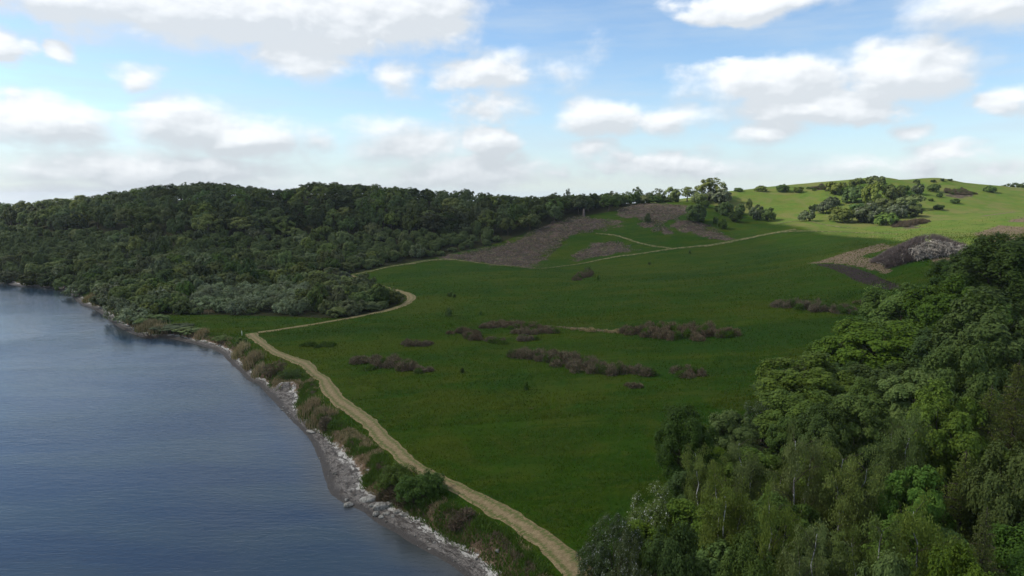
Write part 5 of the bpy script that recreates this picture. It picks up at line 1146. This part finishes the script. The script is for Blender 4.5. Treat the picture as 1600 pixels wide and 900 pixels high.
# ------------------------------------------------------------------ meadow grass as real blades
rg3 = np.random.default_rng(404)
def meadow_pts(n, y0, y1):
    Y = rg3.uniform(y0, y1, n); X = rg3.uniform(-.52, .8, n) * Y; k = (shore_dist(X, Y) > beach_w(Y) + 2.0) & ~inside(WOOD_R, X, Y) & ~inside(WOOD_L, X, Y); return X[k], Y[k]
def off_path(X, Y, m=0.0):
    k = np.ones(len(X), bool)
    for C in (PATH_C, PATH_C2, PATH_C3):
        dmin = np.full(len(X), 1e9)
        for i in range(0, len(C), 3): dmin = np.minimum(dmin, np.hypot(X - C[i, 0], Y - C[i, 1]) - C[i, 2] / 2)
        k &= dmin > m
    return k
parts = []
for n_, y0, y1, w, hm in ((130000, 50, 115, .034, .34), (110000, 105, 200, .055, .38), (95000, 180, 345, .09, .42)):
    X, Y = meadow_pts(n_, y0, y1); k = off_path(X, Y, .05); X, Y = X[k], Y[k]; v = fbm(X, Y, 5, 95, 4) + fbm(X, Y, 22, 99, 2); k = (v + .22 + rg3.normal(size=len(X)) * .16) > 0; X, Y, v = X[k], Y[k], v[k]
    fade = (rg3.random(len(X)) < np.clip((y1 - Y) / (18 if y1 < 300 else 90), 0, 1)); X, Y, v = X[fade], Y[fade], v[fade]
    parts.append(blades(rg3, X, Y, hm * .45, hm * 1.1, w, 0, .5))
V, F, M = join_parts(parts); obj('meadow_grass', mesh_np('meadow_grass', V, F, [M_GRASS], M), kind='stuff', label='rank green meadow grass', cat='grass')

# ------------------------------------------------------------------ the big cumulus overhead, whose shadow lies over bay, meadow and woods
cmt, nt = new_mat('cloud_vapour')
tr = nt.node('ShaderNodeBsdfTransparent'); df = nt.node('ShaderNodeBsdfTranslucent'); df.inputs[0].default_value = (.95, .95, .95, 1)
mx = nt.node('ShaderNodeMixShader'); mx.inputs[0].default_value = .40
nt.l.new(tr.outputs[0], mx.inputs[1]); nt.l.new(df.outputs[0], mx.inputs[2]); finish(nt, mx.outputs[0])
CH = 900.0
shade_poly = smooth_poly(np.array([(-420, -160), (330, -160), (250, 60), (196, 150), (160, 200), (141, 222), (148, 290), (160, 335), (148, 348), (140, 385), (124, 418), (96, 428), (66, 440), (40, 490), (10, 545), (-140, 530), (-225, 480), (-240, 412), (-300, 395), (-350, 415), (-385, 500), (-520, 420), (-600, 200), (-420, -160)], float), 2)
cx_ = np.arange(-640, 360, 9.0); cy_ = np.arange(-190, 580, 9.0); CX, CY = np.meshgrid(cx_, cy_)
sdc = dist_poly(shade_poly, CX, CY, True); sdc = np.where(inside(shade_poly, CX, CY), sdc, -sdc) + 14 * fbm(CX, CY, 60, 31, 3)
keep = sdc > 0
th = np.sqrt(np.clip(sdc, 0, 200) / 200)
top = 150 * th + 60 * th * fbm(CX, CY, 110, 41, 4); bot = -26 * th + 8 * th * fbm(CX, CY, 70, 51, 3)
ox, oy = SUND[0] / SUND[2] * CH, SUND[1] / SUND[2] * CH
Vt = np.stack([CX + ox, CY + oy, CH + np.maximum(top, 1)], -1).reshape(-1, 3); Vb = np.stack([CX + ox, CY + oy, CH + np.minimum(bot, -1)], -1).reshape(-1, 3)
idx = np.arange(CX.size).reshape(CX.shape); fk = (keep[:-1, :-1] & keep[:-1, 1:] & keep[1:, 1:] & keep[1:, :-1])
q4 = np.stack([idx[:-1, :-1], idx[:-1, 1:], idx[1:, 1:], idx[1:, :-1]], -1)[fk]
F = np.vstack([q4, q4[:, ::-1] + CX.size])
cme = mesh_np('cloud', np.vstack([Vt, Vb]), F, [cmt], smooth=True)
bmm = bmesh.new(); bmm.from_mesh(cme); bmesh.ops.delete(bmm, geom=[v for v in bmm.verts if not v.link_faces], context='VERTS')
bmm.to_mesh(cme); bmm.free()
obj('cloud', cme, kind='structure')

# ------------------------------------------------------------------ air
HAZE = 0.00006
if HAZE > 0:
    hm_ = bpy.data.materials.new('air'); hm_.use_nodes = True; nt = NT(hm_.node_tree); hm_.node_tree.nodes.clear()
    pv = nt.node('ShaderNodeVolumePrincipled'); pv.inputs['Color'].default_value = (.80, .88, 1.0, 1); pv.inputs['Density'].default_value = HAZE; pv.inputs['Anisotropy'].default_value = .2
    oo = nt.node('ShaderNodeOutputMaterial'); nt.l.new(pv.outputs[0], oo.inputs['Volume'])
    zb = float(ZZ.min()) - 1; x0, x1, y0, y1, z1 = -6500, 6500, -1500, 7500, 66.0
    V = np.array([(x, y, z) for z in (zb, z1) for y in (y0, y1) for x in (x0, x1)], float)
    F = np.array([[0, 2, 3, 1], [4, 5, 7, 6], [0, 1, 5, 4], [1, 3, 7, 5], [3, 2, 6, 7], [2, 0, 4, 6]])
    obj('haze', mesh_np('haze', V, F, [hm_]), kind='stuff')
